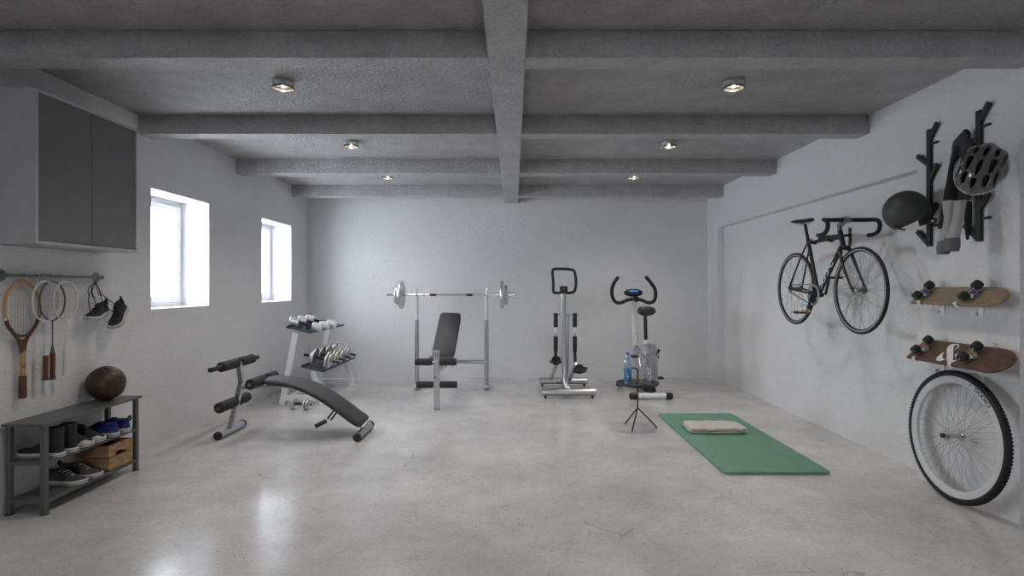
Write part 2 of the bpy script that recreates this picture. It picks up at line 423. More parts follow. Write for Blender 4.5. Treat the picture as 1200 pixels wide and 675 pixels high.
# ------------------------------------------------------------------ ceiling lamps
LAMP = []
def lamp_proto():
    t = thing('ceiling_lamp', 'x', 'lamp', (0,0,0), 'round glass ceiling lamps')
    part('mounting_plate', MB().lathe([(.058,0),(.062,-.004),(.062,-.010),(.050,-.012)], (0,0,0)), M_chrome, t)
    part('glass_shade', MB().lathe([(.064,-.010),(.066,-.014),(.066,-.048),(.064,-.052),(.060,-.050),(.060,-.013)], (0,0,0), close=True), LAMPG, t)
    part('rim', MB().lathe([(.067,-.044),(.069,-.047),(.068,-.054),(.064,-.054),(.064,-.046)], (0,0,0), close=True), M_blk, t)
    part('reflector', MB().lathe([(.020,-.010),(.040,-.036),(.0415,-.036),(.022,-.010)], (0,0,0), close=True), M_bulbring, t)
    part('bulb', MB().ell((0,0,-.030), (.011,.011,.013)), M_bulb, t)
    return t
lp = lamp_proto()
names = {3.585:'nearest the window wall side cabinet', 5.08:'', 6.55:''}
LL = [(-1.49,3.585,'round glass ceiling lamp in the near bay on the window side'),
      (1.42,3.585,'round glass ceiling lamp in the near bay on the bicycle side'),
      (-1.49,5.08,'round glass ceiling lamp in the middle bay on the window side'),
      (1.42,5.08,'round glass ceiling lamp in the middle bay on the bicycle side'),
      (-1.49,6.55,'round glass ceiling lamp in the far bay on the window side, above the weight bench'),
      (1.42,6.55,'round glass ceiling lamp in the far bay on the bicycle side, above the exercise machines'),
      (-1.49,2.15,'added unseen round glass ceiling lamp overhead in the bay above the shoe bench'),  # lamps from here on are out of view, added as extra light sources
      (1.42,2.15,'added unseen round glass ceiling lamp overhead in the bay before the wheel'),
      (-1.49,.6,'added unseen round glass ceiling lamp overhead beside the viewpoint on the window side'),
      (1.42,.6,'added unseen round glass ceiling lamp overhead beside the viewpoint on the bicycle side')]
for i,(x,y,l) in enumerate(LL):
    o = lp if i == 0 else dup(lp)
    o.location = (x,y,H); o['label'] = l
    ld = bpy.data.lights.new('lamp_light', 'SPOT'); ld.energy = (30 if x > 0 else 27) if y > 4 else 26 if y > 3 else 17; ld.spot_size = math.radians(140); ld.spot_blend = 1; ld.shadow_soft_size = .12; ld.color = (1,.94,.87)
    lo = bpy.data.objects.new('lamp_light', ld); C.objects.link(lo); lo.location = (x,y,H-.075)
    LAMP.append(ld)

# ------------------------------------------------------------------ wall cabinet
XC, cy0, cy1, cz0, cz1 = -2.645, 3.07, 3.90, 1.54, 2.405
t = thing('wall_cabinet', 'charcoal two-door cabinet hung high on the wall above the racket rail', 'cabinet', (-2.78, 3.48, cz0))
cs = MB(); k = .018
cs.bx(XL, XC, cy0, cy0+k, cz0, cz1).bx(XL, XC, cy1-k, cy1, cz0, cz1).bx(XL, XC, cy0+k, cy1-k, cz0, cz0+k).bx(XL, XC, cy0+k, cy1-k, cz1-k, cz1).bx(XL, XL+.01, cy0+k, cy1-k, cz0+k, cz1-k)
part('cabinet_body', cs, M_case, t, bevel=.002)
ym = (cy0+cy1)/2
for a, b in ((cy0+k+.003, ym-.002), (ym+.002, cy1-k-.003)):
    part('door', MB().bx(XC-.024, XC-.004, a, b, cz0+k+.003, cz1-k-.003), M_door, t, bevel=.0015)

# ------------------------------------------------------------------ racket rail
XRL, ZRL = -2.872, 1.3646
t = thing('wall_rail', 'slim grey metal hanging rail on the wall under the cabinet', 'rail', (XL, 3.43, ZRL))
part('rod', MB().cyl((XRL, 3.147, ZRL), (XRL, 3.868, ZRL), .0085), M_steel, t)
for y in (3.147, 3.868):
    b = part('bracket', MB().lathe([(.034,0),(.034,.005),(.027,.009),(.013,.011),(.012,.040),(.012,.052),(.008,.055)], (XL, y, ZRL), (1,0,0)), M_steel, t)
def hook(y, top=ZRL, drop=.034, lab=''):
    m = MB(); r = .013
    pts = [(XRL-.0125, y, top-.008)]
    for a in range(180, -61, -30): pts.append((XRL+.0125*math.cos(math.radians(a)), y, top+.0125*math.sin(math.radians(a))))
    pts += [(XRL, y, top-drop+.008), (XRL+.008, y, top-drop-.002), (XRL+.016, y, top-drop+.004)]
    m.tube(pts, .0022, 8, sm=4)
    return solo('s_hook', m, M_chrome, lab, 'hook', 'steel hooks on the racket rail')
hook(3.253, lab='steel hook holding the wooden tennis racket')
hook(3.340, lab='empty steel hook on the rail between tennis racket and badminton rackets')
hook(3.375, lab='steel hook holding the brown-gripped white badminton racket')
hook(3.4425, lab='steel hook holding the graphite badminton racket')
hook(3.510, lab='steel hook holding the all-white badminton racket')
hook(3.787, lab='steel hook holding the laces of the hanging shoes')

def oval(yc, zc, a, b, X, n=48, a0=0, a1=360):
    return [(X, yc + a*math.cos(math.radians(a0+(a1-a0)*i/n)), zc + b*math.sin(math.radians(a0+(a1-a0)*i/n))) for i in range(n)]
def strings(yc, zc, a, b, X, ny, nz, r):
    m = MB()
    for i in range(1, ny):
        u = -1+2*i/ny; h = b*math.sqrt(1-u*u); m.cyl((X, yc+a*u, zc-h), (X, yc+a*u, zc+h), r, n=5)
    for i in range(1, nz):
        u = -1+2*i/nz; h = a*math.sqrt(1-u*u); m.cyl((X+.001, yc-h, zc+b*u), (X+.001, yc+h, zc+b*u), r, n=5)
    return m
# tennis racket
X = -2.880; yc = 3.253; zc = 1.172; A, B = .117, .160
t = thing('tennis_racket', 'old wooden tennis racket with brown leather grip hanging from the rail', 'racket', (X, yc, .645))
m = MB(); ring = [Vector(p) for p in oval(yc, zc, A, B, X, 64, -18, 198)] ; 
ring.append(Vector(oval(yc, zc, A, B, X, 1, 198, 198)[0]))
m.rings([(p, .0095) for p in ring], 10)
part('frame', m, M_ash, t)
lo = MB()
for s in (-1, 1):
    pts = [(X, yc+s*A*math.cos(math.radians(-18)), zc+B*math.sin(math.radians(-18))), (X, yc+s*A*.80, zc-B*.60), (X, yc+s*A*.50, zc-B*.88), (X, yc+s*.022, zc-B-.030), (X, yc+s*.011, zc-B-.075), (X, yc+s*.009, zc-B-.095)]
    lo.tube(pts, .0105, 10)
pts = [(X, yc+A*math.cos(math.radians(d)), zc+B*math.sin(math.radians(d))) for d in range(-140,-39,10)]
lo.tube(pts, .008, 8, sm=1)
lo.bar((X, yc, zc-B-.02), (X, yc, zc-B-.10), .03, .018, (0,1,0))
part('throat', lo, M_walnut, t)
for s in (-1,1): part('band', MB().cyl((X, yc+s*(A*1.0-.002), zc-B*.31), (X, yc+s*A*.97, zc-B*.40), .0112), M_soleW, t)
part('shaft', MB().bar((X, yc, zc-B-.085), (X, yc, .765), .027, .020, (0,1,0)), M_ash, t, bevel=.004)
g = part('grip', MB().bar((X, yc, .78), (X, yc, .645), .034, .028, (0,1,0)), M_lthgrip, t, bevel=.006)
part('logo', MB().prism([(-.010,.008),(-.003,-.004),(.011,.014),(.011,.008),(-.003,-.012),(-.012,.002)], (X+.0103, yc, .835), (0,1,0), (0,0,1), (1,0,0), .0006), M_textB, t)
part('string_bed', strings(yc, zc, A-.006, B-.006, X, 17, 21, .0005), M_string, t)
def badminton(X, yc, fr, grip, lab, drop=0, white=False, bot=.728):
    zc = 1.212; A, B = .095, .121
    t = thing('badminton_racket', lab, 'racket', (X, yc, bot), 'badminton rackets on the rail')
    m = MB(); m.rings([(Vector(p), .0052) for p in oval(yc, zc, A, B, X, 60)], 8, closed=True)
    part('frame', m, fr, t)
    part('shaft', MB().cyl((X, yc, zc-B-.002), (X, yc, bot+.20), .0036, n=10), fr, t)
    part('cone', MB().rings([(Vector((X,yc,bot+.215)),.0045),(Vector((X,yc,bot+.155)),.014)], 16), fr, t)
    part('grip', MB().rings([(Vector((X,yc,bot+.155)),.0145),(Vector((X,yc,bot+.02)),.014),(Vector((X,yc,bot+.008)),.0165),(Vector((X,yc,bot)),.0165)], 8), grip, t)
    if not white: part('end_cap', MB().rings([(Vector((X,yc,bot+.004)),.0175),(Vector((X,yc,bot-.004)),.017)], 8), fr, t)
    part('string_bed', strings(yc, zc, A-.004, B-.004, X, 18, 20, .0003), M_string, t)
badminton(-2.848, 3.375, M_whitefr, M_lthgrip, 'white-framed badminton racket with brown grip hanging from the rail')
badminton(-2.862, 3.4425, M_greyfr, M_lthgrip, 'dark graphite badminton racket with brown grip behind the white one')
badminton(-2.834, 3.509, M_whitefr, M_whitefr, 'all-white badminton racket with white handle on the rail', white=True, bot=.742)

# ------------------------------------------------------------------ shoes
def sneaker(label, up, sole=None, high=False, tab=False, cap=False, laces=None, L=.27, group=None, hgt=1.0):
    """toe towards +x, heel at x = 0, standing on z = 0"""
    sole = sole or M_soleW
    t = thing('sneaker', label, 'shoe', (0,0,0), group)
    n = 24
    def outline(x):    # half width of the sole
        u = x/L
        pts = [(0,.014),(.03,.027),(.10,.034),(.25,.034),(.40,.033),(.55,.039),(.70,.046),(.82,.045),(.92,.036),(.97,.024),(1,.010)]
        for (a,wa),(b,wb) in zip(pts, pts[1:]):
            if u <= b: return wa+(wb-wa)*(u-a)/(b-a)
        return .01
    def foot(g): 
        xs = [L*(1-math.cos(PI*i/22))/2 for i in range(23)]
        return [Vector((x+(g if i==22 else (-g if i==0 else 0)), outline(x)+g, 0)) for i,x in enumerate(xs)] + [Vector((x+(g if x>=L-1e-6 else (-g if x<1e-6 else 0)), -outline(x)-g, 0)) for x in reversed(xs)]
    def lift(x): return .010*max(0,(x/L-.75)/.25)**2
    lp = []
    for z, g in ((0,0),(.004,.003),(.020,.004),(.026,.002)):
        lp.append([Vector((p.x, p.y, z+lift(p.x))) for p in foot(g)])
    part('sole', MB().loft(lp), sole, t, world=False)
    part('sole_line', MB().loft([[Vector((p.x, p.y, z+lift(p.x))) for p in foot(.0045)] for z in (.010,.0125)]), M_textB if up is not M_blue else M_blue, t, world=False)
    # upper: rings along the length
    prof = [(.004,.016,.060),(.014,.026,.078),(.035,.031,.080),(.06,.032,.074),(.09,.033,.078),(.12,.035,.081),(.15,.039,.070),(.18,.043,.058),(.21,.044,.047),(.235,.039,.041),(.255,.026,.034),(.266,.012,.026)]
    lps = []
    for x, w, h in prof:
        x = x*L/.27; h *= hgt
        ring = []
        for j in range(n):
            a = 2*PI*j/n; c, s_ = math.cos(a), math.sin(a)
            yy = w*math.copysign(abs(c)**.75, c); zz = math.copysign(abs(s_)**(.8), s_)
            ring.append(Vector((x, yy*(1 if zz<0 else (1-.35*zz*(1 if x<.16 else .5))), .018+(h-.018)*max(zz,0) + lift(x))))
        lps.append(ring)
    up_o = part('upper', MB().loft(lps), up, t, world=False)
    if high:
        sh = []
        for z, xc, rx, ry in ((.060,.060,.060,.032),(.085,.056,.056,.033),(.11,.052,.048,.034),(.14,.050,.046,.036),(.168,.048,.047,.038),(.172,.048,.043,.034),(.150,.048,.040,.031)):
            sh.append([Vector((xc+rx*math.cos(2*PI*j/n), ry*math.sin(2*PI*j/n), z)) for j in range(n)])
        part('shaft', MB().loft(sh), up, t, world=False)
    else:
        part('opening_shade', MB().ell((.062*L/.27,0,.074*hgt), (.047,.023,.009)), M_lace, t, world=False)  # black ellipse on the closed upper stands in for the dark shoe opening
        part('collar', MB().rings([(Vector((.062*L/.27+.050*math.cos(a), .026*math.sin(a), hgt*(.077+.005*math.cos(a)**2))), .005) for a in [2*PI*i/28 for i in range(28)]], 8, closed=True), up, t, world=False)
        part('tongue', MB().ell((.118*L/.27,0,.084*hgt), (.030,.018,.008), R=Matrix.Rotation(math.radians(15),3,'Y')), up, t, world=False)
    lc = MB()
    for i in range(5):
        x = (.115+.02*i)*L/.27; z = hgt*(.087 - .0085*i - (.0 if i<2 else .003*(i-1)))+.002; w = .022
        lc.tube([(x,-w,z-.008),(x+.004,-w*.4,z+.001),(x+.004,w*.4,z+.001),(x,w,z-.008)], .0025, 6, sm=3)
        lc.tube([(x,-w,z-.008),(x+.012,0,z-.001),(x+.018,w,z-.014)], .002, 6, sm=3)
    if high:
        for i in range(4):
            z = .10+.018*i; x = .105-.004*i
            lc.tube([(x-.02,-.028,z),(x+.004,0,z+.004),(x-.02,.028,z)], .0022, 6, sm=3)
    part('laces', lc, laces or M_lace2, t, world=False)
    if tab: part('pull_tab', MB().tube([(.004,0,.070*hgt),(-.008,0,.086*hgt),(-.004,0,.102*hgt),(.008,0,.092*hgt),(.010,0,.078*hgt)], .006, 8, sm=4), M_lace, t, world=False)
    if cap: part('toe_cap', MB().ell((.229*L/.27,0,.024), (.041,.0435,.027)), M_soleW, t, world=False)
    return t
def put(o, loc, rot): o.location = loc; o.rotation_euler = rot; return o

# ------------------------------------------------------------------ shoe bench
bx0, bx1, by0, by1 = -2.895, -2.655, 3.14, 3.955
t = thing('shoe_bench', 'low grey metal shoe bench with two shelves against the wall', 'bench', (-2.775, 3.55, 0))
part('bench_top', MB().bx(bx0, bx1, by0-.01, by1+.01, .507, .523), M_bench, t, bevel=.002)
L4 = [(bx0+.022, by0+.022), (bx1-.02, by0+.022), (bx0+.022, by1-.03), (bx1-.02, by1-.03)]
for x, y in L4:
    l = part('leg', MB().box((x,y,.2555), (.028,.028,.503)), M_bench, t, bevel=.002)
    part('leg_foot', MB().box((x,y,.003), (.033,.033,.006)), M_blk, l)
for z in (.305, .085):
    fr = MB().bx(bx0+.036, bx1-.033, by0+.012, by0+.032, z-.022, z).bx(bx0+.036, bx1-.033, by1-.04, by1-.02, z-.022, z)
    fr.bx(bx0+.012, bx0+.032, by0+.036, by1-.044, z-.022, z).bx(bx1-.03, bx1-.010, by0+.036, by1-.044, z-.022, z)
    fr.bx(bx0+.03, bx1-.028, by0+.03, by1-.038, z-.008, z-.002)
    part('shelf', fr, M_bench, t, bevel=.001)
S1, S2 = .3055, .0855
R0 = 0; RO = PI      # toe towards the wall: rotated 180 degrees
put(sneaker('dark high-top sneaker, toe to the wall, nearest on the middle bench shelf', M_canvas, high=True, group='sneakers on the shoe bench'), (-2.642, 3.255, S1), (0,0,RO))
put(sneaker('dark high-top sneaker, toe to the wall, second on the middle bench shelf', M_canvas, high=True, group='sneakers on the shoe bench'), (-2.642, 3.352, S1), (0,0,RO))
put(sneaker('black laced sneaker with white toe cap pointing out, beside the high-tops', M_canvas, cap=True, group='sneakers on the shoe bench', hgt=1.25, laces=M_grcanv), (-2.895, 3.453, S1), (0,0,.02))
put(sneaker('black laced sneaker with white toe cap pointing out, beside the blue shoes', M_canvas, cap=True, group='sneakers on the shoe bench', hgt=1.25, laces=M_grcanv), (-2.895, 3.562, S1), (0,0,-.02))
put(sneaker('blue canvas shoe next to the black capped sneaker on the middle shelf', M_blue, group='sneakers on the shoe bench', laces=M_lace, hgt=1.05), (-2.640, 3.700, S1), (0,0,RO+.03))
put(sneaker('blue canvas shoe with pull tab, farthest on the middle bench shelf', M_blue, tab=True, group='sneakers on the shoe bench', laces=M_lace, hgt=1.05), (-2.640, 3.812, S1), (0,0,RO))
put(sneaker('grey low sneaker with pull tab on the bottom shelf, farther from the crate', M_grcanv, tab=True, group='sneakers on the shoe bench'), (-2.90, 3.43, S2), (0,0,-.06))
put(sneaker('grey low sneaker on the bottom shelf, right beside the wooden crate', M_grcanv, tab=True, group='sneakers on the shoe bench'), (-2.90, 3.545, S2), (0,0,-.02))
# crate
t = thing('wooden_crate', 'small wooden crate with hand hole on the bottom bench shelf', 'crate', (-2.79, 3.77, S2))
x0, x1, y0, y1, z0 = -2.872, -2.662, 3.648, 3.872, S2
k = .010
for zz in (z0+.002, z0+.088):
    h = .080 if zz < .12 else .076
    part('slat', MB().bx(x0, x1-k, y0, y0+k, zz, zz+h), M_crate, t, bevel=.001)
    part('slat', MB().bx(x0, x1-k, y1-k, y1, zz, zz+h), M_crate, t, bevel=.001)
    part('slat', MB().bx(x0, x0+k, y0+k, y1-k, zz, zz+h), M_crate, t, bevel=.001)
ya, yb = y0, y1
part('slat', MB().bx(x1-k, x1, ya, yb, z0+.002, z0+.082), M_crate, t, bevel=.001)
hy = (ya+yb)/2
pl = [(ya,z0+.088),(hy-.052,z0+.088),(hy-.042,z0+.108),(hy-.034,z0+.113),(hy+.034,z0+.113),(hy+.042,z0+.108),(hy+.052,z0+.088),(yb,z0+.088),(yb,z0+.164),(ya,z0+.164)]
part('slat', MB().prism(pl, (x1-k,0,0), (0,1,0), (0,0,1), (1,0,0), k), M_crate, t, smooth=False)
part('crate_floor', MB().bx(x0+k, x1-k, y0+k, y1-k, z0+.002, z0+.010), M_crate, t)
# ball
r = .116; bc = Vector((-2.793, 3.80, .5235+r))
m = MB().ell((0,0,0), (r,r,r), 48, 32); seam = []
t = thing('leather_ball', 'old brown leather medicine ball on top of the shoe bench', 'ball', (bc.x, bc.y, bc.z-r))
part('ball_skin', m.xf(Matrix.Translation(bc)), M_leather, t)
sm_ = MB(); M_seam = mat('dark_ball_seam', (.012,.008,.005), .7)
for ax, off in (((.3,.5,.1),0),((.9,-.3,.4),.25),((.9,-.3,.4),-.25),((0,.3,1),.35),((0,.3,1),-.35)):
    a = Vector(ax).normalized(); u, v = basis(a); rr = math.sqrt(1-off*off)*r
    sm_.rings([(bc + a*off*r + (u*math.cos(q)+v*math.sin(q))*(rr), .0016) for q in [2*PI*i/48 for i in range(48)]], 5, closed=True)
part('seam', sm_, M_seam, t)

# hanging shoes
def hangshoe(label, heel, toe, roll, laces_pts):
    heel, toe = Vector(heel), Vector(toe); d = toe-heel; L = .235
    o = sneaker(label, M_canvas, tab=True, L=L, laces=M_lace, group='sneakers hanging from the rail')
    xa = d.normalized(); up = Vector((roll[0], roll[1], roll[2])); up = (up-xa*up.dot(xa)).normalized(); ya = up.cross(xa)
    M = Matrix((xa, ya, up)).transposed().to_4x4(); M.translation = heel
    o.matrix_world = M; o.location = heel; o.rotation_euler = M.to_euler()
    MW[o.name] = M
    m = MB()
    for pts in laces_pts: m.tube(pts, .0028, 6, sm=6)
    part('hanging_lace', m, M_lace, o)
    return o
HX = -2.858; hk = Vector((HX, 3.787, 1.328))
hangshoe('dark sneaker hanging by its laces, nearer the badminton rackets', (-2.855, 3.885, 1.115), (-2.81, 3.665, 1.070), (.12,-.15,1),
   [[hk+Vector((.004,.0,.004)), (-2.845,3.74,1.26), (-2.835,3.755,1.205), (-2.832,3.765,1.155)],
    [hk+Vector((.0,.004,.004)), (-2.84,3.735,1.28), (-2.835,3.70,1.22), (-2.82,3.695,1.135)],
    [hk+Vector((.004,.004,.002)), (-2.84,3.715,1.30), (-2.84,3.70,1.26), (-2.84,3.715,1.235)],
    [hk+Vector((.004,-.004,.004)), (-2.84,3.73,1.30), (-2.83,3.728,1.25), (-2.83,3.75,1.225)]])
hangshoe('dark sneaker hanging by its laces, lower one toward the window', (-2.835, 4.04, 1.145), (-2.79, 3.87, 1.005), (.16,-.7,.7),
   [[hk+Vector((.006,.0,.004)), (-2.845,3.82,1.262), (-2.84,3.86,1.225), (-2.825,3.975,1.15)],
    [hk+Vector((.002,.006,.004)), (-2.835,3.81,1.24), (-2.825,3.82,1.18), (-2.815,3.90,1.12)],
    [hk+Vector((.0,.002,.002)), (-2.84,3.78,1.285), (-2.835,3.79,1.25), (-2.835,3.815,1.235)]])

# ------------------------------------------------------------------ sit-up bench
t = thing('sit_up_bench', 'curved dark grey sit-up bench with foam rollers and steel feet', 'exercise bench', (-1.9, 4.9, 0))
SX = -2.505
def foottube(X, y0, y1, r=.034, zc=.036):
    o = part('foot', MB().cyl((X,y0,zc),(X,y1,zc), r, n=28), M_satin, t)
    for y, s in ((y0,-1),(y1,1)):
        part('end_cap', MB().lathe([(r+.004,0),(r+.004,.018),(r-.004,.026)], (X,y-s*.004,zc+.001), (0,s,0)), M_blk, o)
foottube(SX, 4.70, 5.12, .031, .036); foottube(-1.315, 4.66, 5.08, .031, .036)
YC = 4.89
post = part('post', MB().bar((SX+.005,YC,.05),(-2.395,YC,.475),.045,.045,(0,1,0)).bar((-2.398,YC,.455),(-2.425,YC,.640),.045,.042,(0,1,0)), M_satin, t, bevel=.004)
holes = MB()
for i in range(7):
    f = .25+.09*i; p = Vector((SX+.005,YC,.05)).lerp(Vector((-2.395,YC,.475)), f); holes.cyl(p+Vector((0,-.0235,0)), p+Vector((0,-.022,0)), .006, n=10)
part('adjustment_holes', holes, M_blk, post)
def roller(name_x, z, y0, y1, r, grip=None):
    g = .03
    m = part('roller_bar', MB().cyl((name_x,(grip or (y0-.01,y1+.01))[0],z),(name_x,(grip or (y0-.01,y1+.01))[1],z), .020 if grip else .013, n=16), M_foam if grip else M_satin, t)
    for a, b in ((y0, YC-g), (YC+g, y1)):
        part('foam_roller', MB().lathe([(.018,0),(r-.006,0),(r,.006),(r,b-a-.006),(r-.006,b-a),(.018,b-a)], (name_x,a,z), (0,1,0), 28), M_foam, m)
roller(-2.43, .632, 4.60, 5.16, .042, (4.44, 5.26))
roller(-2.447, .291, 4.60, 5.09, .045)
roller(-2.19, .487, 4.60, 5.08, .045)
pc = [(-2.20,.478),(-2.05,.474),(-1.84,.432),(-1.66,.345),(-1.50,.236),(-1.40,.160),(-1.315,.105)]
cl = spline([Vector((a,0,b)) for a,b in pc], 6); lps = []
nn = len(cl)
for i, p in enumerate(cl):
    tg = (cl[min(i+1,nn-1)]-cl[max(i-1,0)]).normalized(); nr = Vector((-tg.z,0,tg.x)); 
    if nr.z < 0: nr = -nr
    e = min(i, nn-1-i); w = .165*(1 if e > 3 else (.80,.90,.955,.985)[e]) * (.80 + .20*min(1, i/12)); th = .026*(1 if e > 1 else (.6,.9)[e])
    ring = []
    for j in range(20):
        a = 2*PI*j/20; c_, s_ = math.cos(a), math.sin(a)
        ring.append(p + Vector((0, YC+w*math.copysign(abs(c_)**.35,c_), 0)) + nr*th*math.copysign(abs(s_)**.6,s_))
    lps.append(ring)
part('pad', MB().loft(lps), M_leath, t, angle=50)
part('rail', MB().rings([(p+Vector((0,YC,-.045)), .018) for p in [Vector((-2.395,0,.46))]+cl[6:-3]+[Vector((-1.315,0,.08))]], 12), M_satin, t)
lv = part('lever', MB().cyl((-1.56,4.86,.24),(-1.585,4.72,.175),.009).cyl((-1.53,4.86,.225),(-1.56,4.72,.16),.009), M_chrome, t)
part('lever_grip', MB().rings([(Vector((-1.585,4.70,.165)),.018),(Vector((-1.67,4.66,.125)),.018)],16), M_foam, lv)

# floor dumbbell
def plate_dumbbell(label, c, ax, half, r, group, rod=.013, grip_m=None, cat='dumbbell', offs=(.085,.115), rr=None, name='dumbbell', end=None):
    c = Vector(c); a = Vector(ax).normalized()
    t = thing(name, label, cat, (c.x,c.y,c.z-r), group)
    part('handle', MB().cyl(c-a*half, c+a*half, rod, n=14), grip_m or M_blk, t)
    for s in (-1,1):
        for q, ro in zip(offs, rr or (r, r*.8)):
            o0 = c+a*s*q
            part('weight_plate', MB().lathe([(.014,-.007),(ro*.35,-.009),(ro*.45,-.005),(ro*.80,-.005),(ro*.88,-.011),(ro*.97,-.011),(ro,-.006),(ro,.006),(ro*.97,.011),(ro*.88,.011),(ro*.80,.005),(ro*.45,.005),(ro*.35,.009),(.014,.007)], o0, a*s, 32, close=True), M_silverpl, t)
        if end: part('collar', MB().cyl(c+a*s*(offs[-1]+.014), c+a*s*(offs[-1]+.034), .020, n=14), M_chrome, t)
    return t
plate_dumbbell('chrome dumbbell with black handle on the floor behind the sit-up bench', (-2.262, 5.88, .058), (.96,-.27,-.0), .135, .058, None, .014, M_blk, offs=(.070,.098), rr=(.058,.050), end=True)

# ------------------------------------------------------------------ dumbbell rack
t = thing('dumbbell_rack', 'white steel two-tier dumbbell rack with dark trays by the window wall', 'dumbbell rack', (-2.3, 6.65, 0))
RY0, RY1 = 6.14, 7.24
for y in (RY0, RY1):
    part('leg', MB().bar((-2.56,y,.0),(-2.405,y,.80),.05,.065,(0,1,0)), M_wmetal, t, bevel=.003)
    part('leg', MB().bar((-2.10,y,.0),(-2.218,y,.375),.05,.065,(0,1,0)), M_wmetal, t, bevel=.003)
    part('foot_bar', MB().bar((-2.535,y,.07),(-2.135,y,.07),.045,.06,(0,1,0)), M_wmetal, t, bevel=.003)
SL = -.23
def tray(xc, zc, w, y0, y1):
    ux = Vector((1,0,SL)).normalized(); uz = Vector((-SL,0,1)).normalized()
    m = MB(); o = Vector((xc,(y0+y1)/2,zc)); R = Matrix((ux, Vector((0,1,0)), uz)).transposed()
    m.box(o, (w, y1-y0, .012), R)
    m.box(o+ux*(w/2)+uz*.008, (.006, y1-y0, .026), R); m.box(o-ux*(w/2)+uz*.008, (.006, y1-y0, .026), R)
    tr = part('tray', m, M_navy, t, bevel=.002)
    return o, ux, uz, tr, R
oU, ux, uz, trU, RR = tray(-2.36, .822, .27, 6.08, 7.28)
oL, _, _, trL, _ = tray(-2.205, .392, .25, 6.08, 7.28)
part('apron', MB().bar((-2.50,RY0,.07),(-2.50,RY1,.07),.03,.04,(1,0,0)), M_wmetal, t)
UY = [6.23, 6.47, 6.71]; LY = [6.20, 6.42, 6.64, 6.86]
for i, y in enumerate(UY):
    sd = MB()
    for s in (-1,1): sd.box(Vector((oU.x,y,oU.z))+ux*s*.045+uz*.022, (.016,.10,.044), RR)
    part('saddle', sd, M_navy, trU, bevel=.003)
    c = Vector((oU.x,y,oU.z))+ux*.016+uz*.062
    lab = ['chrome round-headed dumbbell at the near end of the upper rack tray','chrome round-headed dumbbell in the middle of the upper rack tray','chrome round-headed dumbbell farthest along the upper rack tray'][i]
    d = thing('dumbbell', lab, 'dumbbell', tuple(c), 'round-headed dumbbells on the upper tray')
    part('handle', MB().cyl(c-ux*.085, c+ux*.085, .015), M_blk, d)
    for s in (-1,1):
        part('head', MB().lathe([(.020,0),(.042,.001),(.046,.006),(.046,.098),(.042,.103),(.012,.104)], c+ux*s*.078, ux*s, 28), M_head, d)
labs = ['chrome plate-loaded dumbbell at the near end of the lower rack tray','second chrome plate-loaded dumbbell from the near end of the lower tray','third chrome plate-loaded dumbbell along the lower rack tray','chrome plate-loaded dumbbell farthest along the lower rack tray']
for i, y in enumerate(LY):
    c = Vector((-2.15, y, oL.z)) ; c.z = oL.z + (c.x-oL.x)*SL + .118
    plate_dumbbell(labs[i], c, ux, .20, .104, 'plate-loaded dumbbells on the lower tray', .014, M_blk, offs=(.075,.100), rr=(.104,.080), end=True)

# ------------------------------------------------------------------ weight bench and barbell
UX = (-1.222, -.343); UYD = 7.0
t = thing('weight_bench', 'chrome weight bench with tilted black backrest and tall bar uprights', 'weight bench', (-.8, 6.5, 0))
for x in UX:
    u = part('upright', MB().cyl((x,UYD,.03),(x,UYD,.885),.026,n=24), M_satin, t)
    part('extension', MB().cyl((x,UYD,.885),(x,UYD,1.175),.0205,n=20), M_wmetal, u)
    part('bar_hook', MB().tube([(x,UYD-.026,1.225),(x,UYD-.024,1.187),(x,UYD,1.178),(x,UYD+.024,1.187),(x,UYD+.024,1.25),(x,UYD+.024,1.285)], .007, 8), M_chrome, u)
    part('foot', MB().ell((x,UYD-.02,.038),(.036,.036,.036)), M_satin, u)
    part('floor_bar', MB().cyl((x,UYD-.02,.03),(x,UYD+.42,.03),.022), M_satin, u)
part('crossbar', MB().cyl((UX[0],UYD,.355),(UX[1],UYD,.355),.024,n=20), M_satin, t)
BX = -.815
part('frame_rail', MB().bar((BX,5.87,.42),(BX,UYD,.36),.05,.05,(1,0,0)), M_satin, t, bevel=.003)
fp = part('front_post', MB().bx(BX-.029,BX+.029,5.84,5.90,0,.625), M_satin, t, bevel=.004)
part('post_opening', MB().bx(BX-.014,BX-.006,5.8385,5.8402,.565,.60).bx(BX+.004,BX+.012,5.8385,5.8402,.565,.60).cyl((BX-.012,5.838,.345),(BX-.012,5.8402,.345),.010,n=12), M_blk, fp)
for z in (.514, .266):
    b = part('roller_bar', MB().cyl((BX-.222,5.80 if z>.4 else 5.86,z),(BX+.222,5.80 if z>.4 else 5.86,z),.012), M_chrome, t)
    yy = 5.80 if z>.4 else 5.86
    for s in (-1,1):
        part('foam_roller', MB().lathe([(.012,0),(.030,0),(.036,.006),(.036,.174),(.030,.18),(.012,.18)], (BX+s*.037,yy,z), (s,0,0), 28), M_foam, b)
def cushion(m, c, w, l, th, R):
    lps = []
    for q, f in ((-1,.86),(-.7,1),(.7,1),(1,.86)):
        ring = []
        for j in range(40):
            a = 2*PI*j/40; ca, sa = math.cos(a), math.sin(a)
            p = Vector((w/2*math.copysign(abs(ca)**.22,ca)*(f if abs(q)==1 else 1)**.3, l/2*math.copysign(abs(sa)**.22,sa)*(f if abs(q)==1 else 1)**.15, q*th/2))
            ring.append(Vector(c)+R@p)
        lps.append(ring)
    return m.loft(lps)
part('seat', cushion(MB(), (BX+.005, 6.12, .492), .27, .36, .05, Matrix.Rotation(0,3,'X')), M_leath, t, angle=50)
